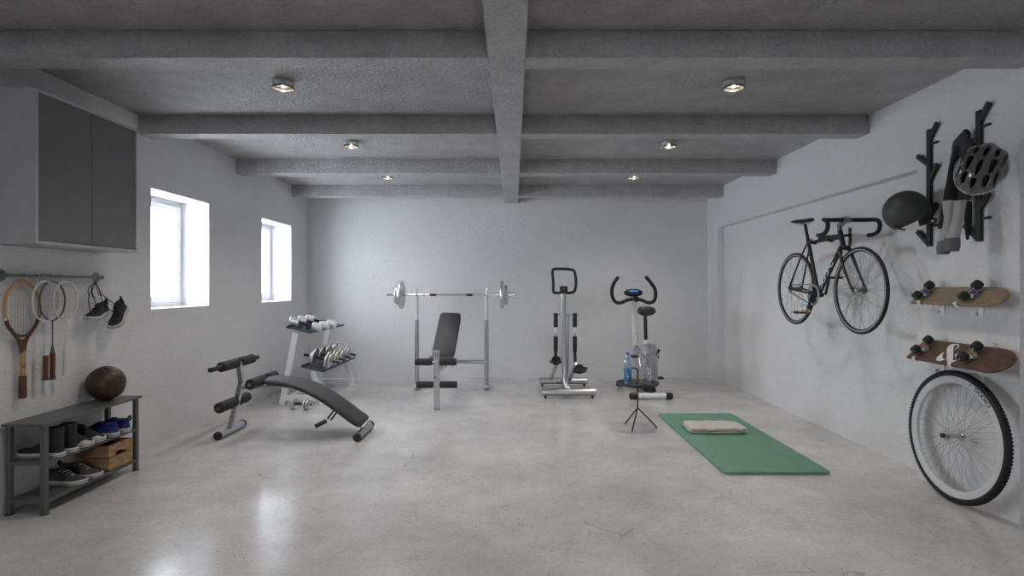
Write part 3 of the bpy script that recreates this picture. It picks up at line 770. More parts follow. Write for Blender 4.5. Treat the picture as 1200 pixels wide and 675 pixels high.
b0 = Vector((BX+.005, 6.33, .50)); b1 = Vector((BX+.040, 6.86, .965)); bd = (b1-b0); ya_ = bd.normalized(); xa_ = ya_.cross(Vector((0,-.7,.7))).normalized(); RB = Matrix((xa_, ya_, xa_.cross(ya_))).transposed()
part('backrest', cushion(MB(), (b0+b1)/2, .262, bd.length, .05, RB), M_leath, t, angle=50)
part('backrest_strut', MB().cyl((BX,6.72,.84),(BX,6.95,.38),.014), M_satin, t)
part('support_pin', MB().cyl((BX+.05,6.3,.385),(BX+.05,6.3,.45),.009).cyl((BX+.12,6.3,.385),(BX+.12,6.3,.45),.009).cyl((BX,6.3,.44),(BX+.125,6.3,.44),.009), M_chrome, t)
# barbell
t = thing('barbell', 'chrome barbell with two plates per end resting on the bench uprights', 'barbell', (-.79, UYD, 1.2))
ZBAR = 1.197
part('bar', MB().cyl((-1.60,UYD,ZBAR),(.005,UYD,ZBAR),.0115,n=16), M_chrome, t)
for x0 in (-1.052, -.595): part('grip', MB().cyl((x0,UYD,ZBAR),(x0+.078,UYD,ZBAR),.0155,n=16), M_blk, t)
def bplate(x, r, s):
    part('weight_plate', MB().lathe([(.013,-.014),(r*.22,-.016),(r*.30,-.006),(r*.72,-.006),(r*.84,-.018),(r*.96,-.018),(r,-.010),(r,.010),(r*.96,.018),(r*.84,.018),(r*.72,.006),(r*.30,.006),(r*.22,.016),(.013,.014)], (x,UYD,ZBAR), (s,0,0), 48, close=True), M_silverpl, t)
bplate(-1.415,.178,-1); bplate(-1.468,.125,-1); bplate(-.150,.178,1); bplate(-.097,.125,1)
for x in (-1.378,-1.505,-.187,-.060): part('collar', MB().lathe([(.022,-.012),(.026,-.008),(.026,.008),(.022,.012)],(x,UYD,ZBAR),(1,0,0),20).ell((x,UYD,ZBAR+.028),(.006,.006,.016)), M_chrome, t)

# ------------------------------------------------------------------ stepper
t = thing('stepper', 'grey steel stair stepper with square handle loop and two pedals', 'stepper machine', (.64, 6.85, 0))
SXc = .643
for y, x0, x1 in ((6.47,.335,.952),(7.24,.34,.955)):
    f = part('foot', MB().cyl((x0+.008,y,.072),(x1-.008,y,.072),.043,n=28), M_satin, t)
    for x, s in ((x0,-1),(x1,1)):
        part('end_cap', MB().lathe([(.045,0),(.045,.014),(.038,.018)],(x-s*.014,y,.072),(s,0,0)), M_satin, f)
        part('leveller', MB().cyl((x-s*.035,y,0),(x-s*.035,y,.035),.014), M_blk, f)
part('base_beam', MB().bar((SXc,6.47,.088),(SXc,7.24,.088),.06,.04,(1,0,0)), M_satin, t, bevel=.004)
part('main_post', MB().tube([(.66,6.49,.08),(.615,6.56,.16),(.603,6.60,.32),(.595,6.62,.70),(.592,6.60,1.22)], .032, 20), M_satin, t)
part('rear_post', MB().tube([(.64,6.95,.085),(.66,6.93,.20),(.665,6.90,.60),(.667,6.90,.95)], .022, 16), M_satin, t)
part('crossbar', MB().cyl((.485,6.87,.955),(.80,6.87,.955),.012), M_satin, t)
hp = part('handlebar', MB().tube([(.592,6.60,1.225),(.52,6.60,1.226),(.478,6.595,1.232),(.470,6.59,1.27),(.468,6.58,1.36),(.460,6.57,1.46),(.470,6.57,1.505),(.55,6.57,1.512),(.66,6.57,1.506),(.715,6.57,1.485),(.735,6.58,1.40),(.738,6.585,1.32),(.722,6.59,1.25),(.68,6.60,1.228)], .0165, 14, closed=True), M_foam, t)
part('console', MB().box((.592,6.575,1.262),(.095,.05,.09)), M_blk, t, bevel=.012)
part('button', MB().cyl((.592,6.5485,1.275),(.592,6.546,1.275),.012), M_red, t)
for s, xx, zp, px_, yp in ((-1,.520,.405,.515,6.84),(1,.757,.375,.765,6.80)):
    c = part('cylinder_piston', MB().cyl((xx,6.87,.96),(xx,6.87,.40),.013,n=16), M_satin, t)
    part('foam_sleeve', MB().cyl((xx,6.87,.972),(xx,6.87,.80),.026,n=20), M_foam, c)
    part('sleeve_collar', MB().cyl((xx,6.87,.795),(xx,6.87,.73),.021,n=20), M_wmetal, c)
    part('foam_sleeve', MB().cyl((xx,6.87,.685),(xx,6.87,.50),.026,n=20), M_foam, c)
    part('lower_rod', MB().cyl((xx,6.87,.50),(xx+.005*s,6.86,zp-.03),.019,n=16), M_foam, c)
    part('lever_arm', MB().bar((xx+.01,6.80,zp-.02),(xx-.035,7.2,.10),.04,.05,(1,0,0)), M_satin, t, bevel=.004)
# pedals
def pedal(cx, cy, cz, tilt):
    R = Matrix.Rotation(math.radians(tilt),3,'X')
    m = MB(); pl = [(-.075,-.13),(.075,-.13),(.085,.02),(.07,.09),(.03,.125),(-.03,.125),(-.07,.09),(-.085,.02)]
    m.prism(pl, (0,0,0),(1,0,0),(0,1,0),(0,0,1),.022)
    m.xf(Matrix.Translation((cx,cy,cz)) @ R.to_4x4())
    p = part('pedal', m, M_blk, t, bevel=.006)
    m2 = MB().lathe([(.0,0),(.055,.0),(.06,.01),(.055,.022),(0,.022)], (0,0,0), (0,1,0), 24).xf(Matrix.Translation((cx,cy+.03,cz+.02)))
    part('heel_guard', m2, M_blk, p)
pedal(.520, 6.76, .375, -4); pedal(.795, 6.66, .285, -22)

# ------------------------------------------------------------------ exercise bike
t = thing('exercise_bike', 'white exercise bike with black curved handlebar and grey saddle', 'exercise bike', (1.58, 6.8, 0))
for y, x0, x1 in ((6.40,1.335,1.835),(7.22,1.335,1.80)):
    f = part('foot', MB().cyl((x0+.05,y,.042),(x1-.05,y,.042),.032,n=24), M_wmetal, t)
    for x, s in ((x0,-1),(x1,1)):
        part('end_cap', MB().lathe([(.036,0),(.038,.01),(.038,.055),(.030,.075),(.02,.08)],(x-s*.08,y,.040),(s,0,0)), M_blk, f)
part('base_beam', MB().bar((1.59,6.40,.085),(1.58,7.22,.085),.07,.045,(1,0,0)), M_blk, t, bevel=.006)
part('base_tongue', MB().prism([(-.075,0),(.075,0),(.05,.075),(-.05,.075)], (1.60,6.50,.07),(1,0,0),(0,0,1),(0,1,0),.16), M_blk, t, bevel=.006)
hs = [(6.52,.12),(7.16,.12),(7.22,.20),(7.24,.34),(7.20,.46),(7.10,.52),(6.98,.50),(6.86,.44),(6.76,.50),(6.66,.60),(6.57,.61),(6.50,.55),(6.47,.40),(6.48,.20)]
hsp = [(p.y,p.z) for p in spline([Vector((0,a,b)) for a,b in hs], 4, True)]
part('housing', MB().prism(hsp, (1.535,0,0),(0,1,0),(0,0,1),(1,0,0),.15), CLEARH, t, bevel=.012)
part('flywheel', MB().lathe([(.02,-.02),(.16,-.02),(.17,-.01),(.17,.01),(.16,.02),(.02,.02)], (1.61,7.02,.31),(1,0,0),40), M_case, t)
part('belt_pulley', MB().lathe([(.02,-.012),(.10,-.012),(.105,0),(.10,.012),(.02,.012)], (1.61,6.66,.33),(1,0,0),36), M_satin, t)
part('inner_frame', MB().bar((1.61,6.64,.12),(1.61,6.65,.62),.06,.05,(1,0,0)).bar((1.60,7.1,.12),(1.57,7.12,.55),.05,.05,(1,0,0)), M_case, t, bevel=.004)
part('seat_tube', MB().rings([(Vector((1.595,6.66,.50)),.045),(Vector((1.595,6.66,.57)),.040),(Vector((1.587,6.66,.665)),.026)], 20), M_wmetal, t)
part('seat_post', MB().cyl((1.588,6.66,.60),(1.577,6.66,1.0),.0215,n=18), M_blk, t)
sd = []
for y, w, z, h in ((6.52,.055,1.0,.03),(6.54,.098,.990,.052),(6.60,.108,.990,.060),(6.68,.082,.998,.052),(6.76,.045,1.0,.042),(6.83,.032,1.0,.028),(6.855,.018,1.0,.018)):
    sd.append([Vector((1.577+w*math.copysign(abs(math.cos(a))**.8,math.cos(a)), y, z+.022+h*math.sin(a))) for a in [2*PI*j/24 for j in range(24)]])
part('saddle', MB().loft(sd), M_leath, t, angle=60)
part('saddle_top', MB().loft([[Vector((1.577+(p.x-1.577)*.86, p.y, max(p.z,1.030)+.004)) for p in r_] for r_ in sd[1:-1]]), mat('grey_saddle_vinyl', (.30,.28,.26), .6), t, angle=60)
part('handlebar_post', MB().rings([(p, .036) for p in spline([(1.578,7.14,.50),(1.567,7.15,.62),(1.556,7.15,.80),(1.553,7.13,1.0),(1.553,7.10,1.16)],6)], 20), M_wmetal, t)
part('post_collar', MB().rings([(Vector((1.580,7.14,.475)),.046),(Vector((1.578,7.14,.505)),.042)],20), M_blk, t)
part('adjustment_holes', MB().cyl((1.590,7.113,.63),(1.590,7.108,.63),.008).cyl((1.580,7.113,.70),(1.580,7.108,.70),.008), M_blk, t)
k = 7.06/650
def hb(px, py, d): return P(px, py, d)
for s in (0, 1):
    if s == 0: pts = [(724.8,324.5),(720,331),(717.3,338),(717.5,347),(721,353.5),(727,354.8),(734,352),(741,350.6)]
    else: pts = [(756.8,324.5),(762.5,331),(767.5,339),(768.2,347),(766,353),(760,354.8),(753,352),(746,350.6)]
    n_ = len(pts)
    part('handlebar', MB().tube([hb(x,y,6.90+.19*min(1,i/5)) for i,(x,y) in enumerate(pts)], .022, 14), M_foam, t)
part('clamp_knob', MB().lathe([(.0,-.03),(.034,-.03),(.036,0),(.034,.05),(.0,.05)], (1.556,7.06,1.142),(0,-1,0),24), M_blk, t)
cn = part('console', MB().ell((1.528,7.08,1.222),(.122,.035,.052)), M_blk, t)
part('display', MB().ell((1.528,7.045,1.243),(.062,.006,.012)), M_screen, cn)
part('button', MB().ell((1.505,7.044,1.212),(.012,.005,.008)), M_red, cn); part('button', MB().ell((1.565,7.046,1.212),(.010,.005,.007)), M_red, cn)
for s, x, zz in ((-1,1.478,.46),(1,1.735,.20)):
    cr_ = part('crank_arm', MB().bar((1.61+s*.085,6.68,.33),(1.61+s*.10,6.68+(.02),zz),.025,.015,(0,1,0)), M_chrome, t, bevel=.003)
    part('pedal', MB().box((1.61+s*.15,6.70,zz),(.085,.10,.025)), M_blk, cr_, bevel=.005)
part('tension_knob', MB().cyl((1.69,6.56,.50),(1.72,6.55,.56),.018).cyl((1.69,6.56,.50),(1.715,6.56,.46),.012), M_blk, t)
part('arch_handle', MB().tube([P(757,405,6.55),P(761,403.5,6.55),P(765.5,406,6.55),P(768,411,6.55),P(768.4,414,6.55)], .006, 8), M_satin, t)

# ------------------------------------------------------------------ side table
TX, TY = 1.143, 5.113
t = thing('side_table', 'black wire tripod side table with round tray and loop handle', 'side table', (TX,TY,0))
for px, py in ((732.5,497),(740.6,506.3),(769.8,501.6)):
    g = G(px, py); part('leg', MB().tube([(g.x,g.y,.005),(TX,TY,.185)], .0065, 10, sm=1), M_blk, t)
part('stem', MB().tube([(TX,TY,.175),(TX,TY,.30),(TX,TY,.50),(TX-.004,TY,.535),(TX-.020,TY,.550),(TX-.060,TY,.553)], .0068, 10), M_blk, t)
part('tray', MB().lathe([(0,.400),(.168,.400),(.192,.418),(.196,.420),(.196,.416),(.172,.394),(0,.394)], (TX,TY,0), (0,0,1), 64), M_blk, t)
# bottle
def bottle():
    bp = P(735.6, 449, 5.04); zt = .4005
    bx_, by_ = bp.x, 5.04
    t = thing('water_bottle', 'clear blue-labelled plastic water bottle with blue cap on the side table', 'bottle', (bx_,by_,zt))
    o = (bx_,by_,zt)
    part('bottle_body', MB().lathe([(0,.004),(.020,0),(.030,.004),(.034,.018),(.031,.030),(.034,.042),(.034,.165),(.035,.20),(.033,.222),(.024,.245),(.013,.262),(.013,.285)], o, n=28), CLEARB, t)
    part('water', MB().lathe([(0,.008),(.028,.010),(.030,.03),(.031,.16),(0,.16)], o, n=24), CLEARB, t)
    part('bottle_label', MB().lathe([(.0345,.045),(.0352,.046),(.0352,.160),(.0345,.161)], o, n=28), M_label, t)
    lt = MB()
    for a, z, w, h in ((-2.2,.105,.5,.010),(-2.1,.085,.7,.008),(-1.9,.066,.35,.006)):
        ring = [[Vector((bx_+.0356*math.cos(a+w*q), by_+.0356*math.sin(a+w*q), zt+z+hh)) for q in (0,.33,.66,1)] for hh in (0,h)]
        lt.add(ring[0]+ring[1], [(0,1,5,4),(1,2,6,5),(2,3,7,6)])
    part('label_print', lt, M_text, t, smooth=False)
    part('cap', MB().lathe([(0,.302),(.013,.302),(.015,.299),(.015,.281),(.0125,.280)], o, n=24), M_cap, t)
bottle()
gx, gy = 1.228, 5.10
t = thing('drinking_glass', 'clear tall drinking glass filled with ice water on the side table', 'glass', (gx,gy,.4005))
o = (gx,gy,.4005)
part('glass_wall', MB().lathe([(0,.008),(.031,.008),(.034,.163),(.0365,.165),(.034,.002),(.031,0),(0,0)], o, n=32), CLEARP, t)
ICE = clear_mat('ice', (.95,.96,.98), .5, .08, .35, (.85,.88,.9))
for i in range(9):
    R = Matrix.Rotation(random.uniform(0,3),3,'Z') @ Matrix.Rotation(random.uniform(0,3),3,'X')
    part('ice_cube', MB().box((gx+random.uniform(-.012,.012), gy+random.uniform(-.012,.012), .4005+.024+.0155*i), (.021,.021,.021), R), ICE, t, bevel=.003)

# ------------------------------------------------------------------ mat and towel
mx0, mx1, my0, my1 = 1.455, 2.195, 3.83, 5.60
t = thing('exercise_mat', 'green foam exercise mat laid flat on the floor', 'mat', ((mx0+mx1)/2,(my0+my1)/2,0))
mm = MB(); lps = []
pl = []
for cx_, cy_, a0 in ((mx1-.03,my1-.03,0),(mx0+.03,my1-.03,90),(mx0+.03,my0+.03,180),(mx1-.03,my0+.03,270)):
    for i in range(7):
        a = math.radians(a0+15*i); pl.append((cx_, cy_, math.cos(a), math.sin(a)))
for z, r_ in ((.0005,.026),(.002,.029),(.005,.030),(.020,.030),(.023,.0285),(.024,.025)):
    lps.append([Vector((a+r_*c_, b+r_*s_, z)) for a,b,c_,s_ in pl])
part('mat_sheet', mm.loft(lps), M_mat, t, angle=60)
# towel: a folded bundle
t = thing('towel', 'folded cream towel lying on the green mat', 'towel', (1.79,4.93,.024))
def towel_layer(z, h, x0, x1, y0, y1, r, fold=True, wob=0):
    lps = []
    N_ = 26
    for i in range(N_+1):
        u = i/N_; x = x0+(x1-x0)*u; e = min(u,1-u)*N_
        hh = h*(1 if e>=2 else (.45,.85)[int(e)]); wy = 1 if e>=2 else (.93,.985)[int(e)]
        yc_, ry = (y0+y1)/2, (y1-y0)/2*wy
        ring = []
        for j in range(28):
            a = 2*PI*j/28; c_, s_ = math.cos(a), math.sin(a)
            w_ = .004*math.sin(9*u+wob)*math.cos(a*2) + .003*math.sin(23*u+2*wob)
            ring.append(Vector((x + .006*math.sin(3*a+wob)*(e<2), yc_+ry*math.copysign(abs(c_)**.30,c_)+w_, z+h/2+hh/2*math.copysign(abs(s_)**.55,s_)+w_*.5*(s_>0))))
        lps.append(ring)
    return MB().loft(lps)
part('fold', towel_layer(.025,.030,1.535,2.005,4.79,5.07,0,wob=.3), M_towel, t, angle=60)
part('fold', towel_layer(.048,.034,1.545,2.02,4.785,5.075,0,wob=1.7), M_towel, t, angle=60)
sp = [(1.545,4.80,.032)]
m = MB()
for q in range(3):
    y_ = 4.80
    m.rings([(Vector((1.545-.010*math.sin(PI*i/10), 4.805+.20*i/10, .036+.014*q)), .0075) for i in range(11)], 8)
part('folded_edge', m, M_towel, t)

# ------------------------------------------------------------------ road bike
def wheel(parent, c, ax, R, rt, rimw, rimr0, rimmat, nsp, hubw, tiremat, spoke_r=.0011, hub_r=.016, fl=.028, rimth=.012):
    """rim is the part; tyre, hub and each spoke hang under it"""
    c, a = Vector(c), Vector(ax).normalized()
    rim = part('wheel', MB().lathe([(rimr0,-rimth/2),(rimr0,rimth/2),(R-rt*1.6,rimw/2),(R-rt*1.15,rimw/2),(R-rt*1.3,0),(R-rt*1.15,-rimw/2),(R-rt*1.6,-rimw/2)], c, a, 72, close=True), rimmat, parent)
    prof = [(R-rt+rt*math.cos(q), rt*math.sin(q)) for q in [2*PI*i/16 for i in range(16)]]
    part('tire', MB().lathe(prof, c, a, 96, close=True), tiremat, rim)
    part('hub', MB().lathe([(.006,-hubw/2-.018),(.008,-hubw/2-.006),(fl,-hubw/2),(fl,-hubw/2+.004),(hub_r,-hubw/2+.008),(hub_r*.8,0),(hub_r,hubw/2-.008),(fl,hubw/2-.004),(fl,hubw/2),(.008,hubw/2+.006),(.006,hubw/2+.018)], c, a, 24), M_chrome if rimmat is M_rimW else M_steel, rim)
    u, v = basis(a)
    for i in range(nsp):
        s = 1 if i % 2 else -1
        ph = 2*PI*i/nsp; cr = (1 if (i//2) % 2 else -1)*1.15
        p0 = c + a*s*(hubw/2-.002) + (u*math.cos(ph+cr)+v*math.sin(ph+cr))*(fl-.003)
        p1 = c + a*s*.002 + (u*math.cos(ph)+v*math.sin(ph))*(rimr0+.002)
        part('spoke', MB().cyl(p0, p1, spoke_r, n=5), M_steel, rim)
    return rim
BXk = 2.55
t = thing('road_bicycle', 'black drop-bar road bicycle hung on the side wall', 'bicycle', (BXk, 4.6, 0.95))
AX = (1,0,0)
Fa = Vector((BXk,4.09,1.272)); Ra = Vector((BXk,5.02,1.283)); BB = Vector((BXk,4.64,1.232))
wheel(t, Fa, AX, .323, .0125, .020, .287, M_frame, 28, .075, M_rubber)
wheel(t, Ra, AX, .323, .0125, .020, .287, M_frame, 28, .095, M_rubber)
# bright brake track on each rim
for c in (Fa, Ra):
    part('brake_track', MB().lathe([(.297,-.0108),(.309,-.0112),(.309,.0112),(.297,.0108)], c, AX, 72, close=True), M_rimS, t)
ST = Vector((BXk,4.80,1.690)); HT = Vector((BXk,4.335,1.735)); HB = Vector((BXk,4.285,1.600)); TT = Vector((BXk,4.330,1.685)); DT = Vector((BXk,4.300,1.630))
fr = MB().cyl(BB, ST+(ST-BB).normalized()*.03, .0155).cyl(ST+Vector((0,0,-.01)), TT, .0145).cyl(DT, BB, .0175).cyl(HB, HT, .0185).cyl(BB+Vector((-.035,0,0)), BB+Vector((.035,0,0)), .021)
part('frame', fr, M_frame, t)
for s in (-1,1):
    part('chain_stay', MB().tube([BB+Vector((s*.02,.03,0)), BB.lerp(Ra,.5)+Vector((s*.035,0,0)), Ra+Vector((s*.058,0,0))], .009, 10), M_frame, t)
    part('seat_stay', MB().tube([ST+Vector((s*.014,0,-.02)), ST.lerp(Ra,.5)+Vector((s*.038,0,0)), Ra+Vector((s*.058,0,0))], .0075, 10), M_frame, t)
fk = MB(); 
fk.tube([HB+Vector((-.045,-.02,-.03)), HB+Vector((-.025,-.006,-.008)), HB+Vector((.025,-.006,-.008)), HB+Vector((.045,-.02,-.03))], .013, 10)
for s in (-1,1): fk.rings([(p, r_) for p, r_ in zip(spline([HB+Vector((s*.043,-.015,-.02)), HB.lerp(Fa,.5)+Vector((s*.05,.012,0)), Fa+Vector((s*.052,.0,0))], 8), [.014-.0004*i for i in range(17)])], 12)
part('fork', fk, M_frame, t)
sp_ = part('seat_post', MB().cyl(ST, (BXk,4.86,1.862), .0135), M_frame, t)
sd = []
for y, w, z, h in ((4.985,.045,1.88,.008),(4.975,.068,1.882,.014),(4.93,.066,1.880,.018),(4.87,.036,1.875,.018),(4.80,.022,1.874,.017),(4.74,.018,1.873,.015),(4.725,.010,1.872,.010)):
    sd.append([Vector((BXk+w*math.cos(a), y, z+h*math.sin(a))) for a in [2*PI*j/20 for j in range(20)]])
part('saddle', MB().loft(sd), M_rubber, t, angle=60)
part('saddle_rails', MB().tube([(BXk-.02,4.78,1.86),(BXk-.022,4.84,1.848),(BXk-.022,4.92,1.848),(BXk-.02,4.96,1.865)],.0035,8).tube([(BXk+.02,4.78,1.86),(BXk+.022,4.84,1.848),(BXk+.022,4.92,1.848),(BXk+.02,4.96,1.865)],.0035,8), M_chrome, sp_)
stem = part('stem', MB().cyl(HT, (BXk,4.348,1.785), .016).bar((BXk,4.345,1.775),(BXk,4.255,1.812),.03,.03,(1,0,0)).cyl((BXk-.03,4.25,1.812),(BXk+.03,4.25,1.812),.021), M_steel, t, bevel=.003)
hw = .195; YH, ZH = 4.25, 1.812
for s in (-1,1):
    pts = [(BXk+s*.02,YH,ZH),(BXk+s*.10,YH,ZH),(BXk+s*(hw-.03),YH-.003,ZH),(BXk+s*(hw-.004),YH-.03,ZH-.002),(BXk+s*hw,YH-.075,ZH-.018),(BXk+s*hw,YH-.092,ZH-.052),(BXk+s*hw,YH-.075,ZH-.090),(BXk+s*hw,YH-.03,ZH-.112),(BXk+s*hw,YH+.045,ZH-.114)]
    part('handlebar', MB().tube(pts, .0155, 12), M_rubber, t)
# drivetrain
ch = Vector((BXk-.045, BB.y, BB.z))
cg = part('chainring', MB().lathe([(.072,-.003),(.089,-.003),(.090,0),(.089,.003),(.072,.003)], ch, AX, 48, close=True), M_satin, t)
sp5 = MB()
for i in range(5):
    a = 2*PI*i/5+.3; sp5.bar(ch, ch+Vector((0,math.cos(a),math.sin(a)))*.078, .026, .006, (0,-math.sin(a),math.cos(a)))
sp5.cyl(ch+Vector((-.012,0,0)), ch+Vector((.02,0,0)), .03)
part('spider', sp5, M_blk, cg)
rc = Vector((BXk-.045, Ra.y, Ra.z))
part('rear_cog', MB().lathe([(.012,-.003),(.034,-.003),(.034,.003),(.012,.003)], rc, AX, 28, close=True), M_steel, t)
d_ = (rc-ch).normalized(); nrm = Vector((0,-d_.z,d_.y))
part('chain', MB().bar(ch+nrm*.088, rc+nrm*.034, .008, .004, (0,0,1)).bar(ch-nrm*.088, rc-nrm*.034, .008, .004, (0,0,1)), M_steel, t)
for s, pe in ((-1, Vector((BXk-.085,4.665,1.085))), (1, Vector((BXk+.075,4.615,1.375)))):
    b0_ = BB+Vector((s*.058,0,0)); ca = part('crank_arm', MB().bar(b0_, pe-Vector((0,0,0)), .022, .014, (0,1,0)), M_blk, t, bevel=.003)
    pc_ = pe+Vector((s*.055,0,0))
    pe_ = part('pedal', MB().box(pc_, (.085,.075,.022)).cyl(pe, pc_, .006), M_blk, ca, bevel=.004)
    pe2 = part('reflector', MB().box(pc_+Vector((0,-.0385,.010)), (.070,.004,.010)), M_orange, ca)
    part('toe_clip', MB().tube([pc_+Vector((-.03,-.038,0)), pc_+Vector((-.035,-.085,.012)), pc_+Vector((0,-.115,.03)), pc_+Vector((.035,-.085,.012)), pc_+Vector((.03,-.038,0))], .004, 8).tube([pc_+Vector((0,-.112,.03)), pc_+Vector((0,-.06,.065)), pc_+Vector((0,-.01,.05))], .003, 8), M_chrome, ca)
part('brake_caliper', MB().box(HB+Vector((0,-.03,.0)),(.05,.03,.03)).tube([HB+Vector((-.03,-.03,-.045)),HB+Vector((-.035,-.035,-.01)),HB+Vector((.035,-.035,-.01)),HB+Vector((.03,-.03,-.045))],.006,8), M_blk, t)

def text_mesh(s, size):
    cu = bpy.data.curves.new('t','FONT'); cu.body = s; cu.size = size; cu.extrude = 0; cu.offset = size*.03
    o = bpy.data.objects.new('t', cu); C.objects.link(o); bpy.context.view_layer.update()
    me = o.to_mesh(); vs = [v.co.copy() for v in me.vertices]; fs = [tuple(p.vertices) for p in me.polygons]
    o.to_mesh_clear(); bpy.data.objects.remove(o); bpy.data.curves.remove(cu)
    x0 = min(v.x for v in vs); x1 = max(v.x for v in vs)
    return [Vector((v.x-(x0+x1)/2, v.y, 0)) for v in vs], fs
# down tube lettering, wrapped on the tube's room side
vs, fs = text_mesh('DODICI', .042)
xm = max(abs(v.x) for v in vs); dl = (DT-BB); Ld = dl.length; dd = dl/Ld; sc_ = .30/(2*xm)
mid = BB + dl*.42; side = Vector((0,dd.z,-dd.y)); 
if side.z < 0: side = -side
m = MB(); pts = []
for v in vs:
    h = (v.y-.015)/.0185; h = max(-1.1,min(1.1,h)); pts.append(mid + dd*(v.x*sc_) + (Vector((-1,0,0))*math.cos(h) + side*math.sin(h))*.0182)
m.add(pts, fs); part('lettering', m, M_text, t, smooth=False)

# wall bracket
t = thing('bicycle_wall_hook', 'black steel wall bracket carrying the road bicycle', 'bracket', (XRI,4.70,1.70))
part('wall_plate', MB().bx(XRI-.008, XRI, 4.685, 4.715, 1.645, 1.80), M_rack, t, bevel=.002)
part('arm', MB().bar((XRI-.006,4.70,1.735),(2.60,4.66,1.72),.022,.022,(0,0,1)), M_rack, t)
part('cradle_bar', MB().bar((2.60,4.44,1.712),(2.60,4.72,1.712),.02,.02,(0,0,1)), M_rack, t)
for y in (4.70, 4.456):
    part('cradle', MB().tube([(2.60,y,1.712),(2.58,y,1.690),(2.565,y,1.668),(2.545,y,1.664),(2.528,y,1.675),(2.520,y,1.705)], .007, 8), M_rubber, t)

# ------------------------------------------------------------------ branch coat racks
def coat_rack(label, y):
    t = thing('coat_rack', label, 'coat rack', (XR, y, 1.567), 'branch coat racks')
    zt, zb = 2.34, 1.567; x0 = XR-.020
    part('stem', MB().bx(x0, XR, y-.0175, y+.0175, zb, zt), M_rack, t, bevel=.002)
    s = 1/598.
    def br(z0, dy, z1): 
        part('branch', MB().bar((x0+.010,y,z0),(x0-.000,y+dy,z1),.029,.018,(0,1,.1)), M_rack, t, bevel=.002)
    br(zt-.075, -.080, zt+.022)            # toward the viewer side, up
    br(zt-.235, .095, zt-.155)
    br(zt-.345, -.080, zt-.245)
    br(zt-.585, -.080, zt-.500)
    br(zt-.762, .095, zt-.665)
    for z in (zt-.10, zt-.640): part('peg', MB().bx(x0+.004, x0+.018, y-.072, y-.01, z-.007, z+.007), M_rack, t)
    return t
coat_rack('dark branch-shaped coat rack holding the matte grey helmet', 3.666)
coat_rack('dark branch-shaped coat rack holding the jacket and vented helmet', 3.274)

# matte helmet on rack 1
hc = Vector((2.575, 3.64, 1.795)); t = thing('helmet', 'matte dark grey rounded helmet hung on the farther coat rack', 'helmet', tuple(hc))
def dome(rad, c, normal, off, n=64, m_=40, R=None):
    mb = MB().ell((0,0,0), rad, n, m_, R); me = bpy.data.meshes.new('x'); me.from_pydata([tuple(v) for v in mb.v], [], mb.f)
    bm = bmesh.new(); bm.from_mesh(me); bmesh.ops.remove_doubles(bm, verts=bm.verts, dist=1e-5)
    nv = Vector(normal).normalized()
    bmesh.ops.bisect_plane(bm, geom=bm.verts[:]+bm.edges[:]+bm.faces[:], plane_co=nv*off, plane_no=nv, clear_outer=True)
    bm.verts.index_update(); out = MB(); out.add([v.co+Vector(c) for v in bm.verts], [tuple(v.index for v in f.verts) for f in bm.faces]); bm.free(); bpy.data.meshes.remove(me)
    return out
cn_ = Vector((.50,-.10,-.86)).normalized()
sh = part('shell', dome((.128,.13,.130), hc, cn_, .070), M_helm, t, solid=.008, angle=60)
part('liner', dome((.118,.12,.120), hc, cn_, .064), M_helmin, t, angle=60)
ear = MB(); ea = PX(1079,259,2.62); eb = PX(1093.5,258.5,2.70)
ear.prism([(-.01,-.035),(.06,-.020),(.098,-.016),(.108,0),(.100,.016),(.06,.022),(.02,.060),(-.03,.06)], ea, (eb-ea).normalized(), (0,0,1), (-.5,-.86,0), .012); part('ear_strap', ear, M_helm, t, bevel=.005)
bt = PX(1092.8,258.6,2.665)
part('button', MB().lathe([(.016,-.004),(.018,.0),(.016,.006)], bt, (-.5,-.86,0), 20), M_helm, t)
part('button_centre', MB().lathe([(.009,.004),(.009,.0085),(.006,.010)], bt, (-.5,-.86,0), 20), M_chrome, t)
rim_e = MB().bar(hc+Vector((-.095,-.02,-.108)), hc+Vector((-.04,-.05,-.128)), .03, .006, (0,1,0)); part('brim', rim_e, M_helm, t, bevel=.002)
for q in ((-.10,-.075,.045),(-.115,-.055,-.01),(-.122,-.035,-.035)):
    p = Vector(q).normalized(); p = Vector((p.x*.130,p.y*.132,p.z*.132)); part('rivet', MB().ell(hc+p, (.004,.004,.004), 10, 8), M_steel if q[2]>.04 else M_blk, t)

# vented helmet on rack 2
hc = Vector((2.540, 3.015, 1.942)); t = thing('bike_helmet', 'glossy dark vented bicycle helmet hung over the nearer coat rack', 'helmet', tuple(hc))
crown = Vector((-.62,-.72,.12)).normalized(); fwd = Vector((.35,-.10,.93)); fwd = (fwd-crown*fwd.dot(crown)).normalized(); lat = crown.cross(fwd).normalized()
Rb = Matrix((fwd, lat, crown)).transposed()
vents = [(-.70,0,.20,.10),(-.15,0,.24,.085),(.45,0,.22,.09),(-.55,.42,.22,.10),(-.02,.45,.24,.10),(.50,.40,.20,.09),(-.55,-.42,.22,.10),(-.02,-.45,.24,.10),(.50,-.40,.20,.09),(-.35,.78,.22,.09),(.22,.80,.22,.09),(-.35,-.78,.22,.09),(.22,-.80,.22,.09)]
mb = MB(); n_, m_ = 120, 60; rx, ry, rz = .137, .113, .112
vsx = []; idx = {}
for i in range(m_+1):
    th = .60*PI*i/m_
    for j in range(n_):
        ph = 2*PI*j/n_; x, y, z = math.sin(th)*math.cos(ph), math.sin(th)*math.sin(ph), math.cos(th)
        ridge = 1+.035*math.cos(5*math.asin(max(-1,min(1,y)))*1.6)
        vsx.append((Vector((x,y,z)), Vector((rx*x*ridge, ry*y*ridge, rz*z*ridge - (.018 if False else 0)))))
fsx = []
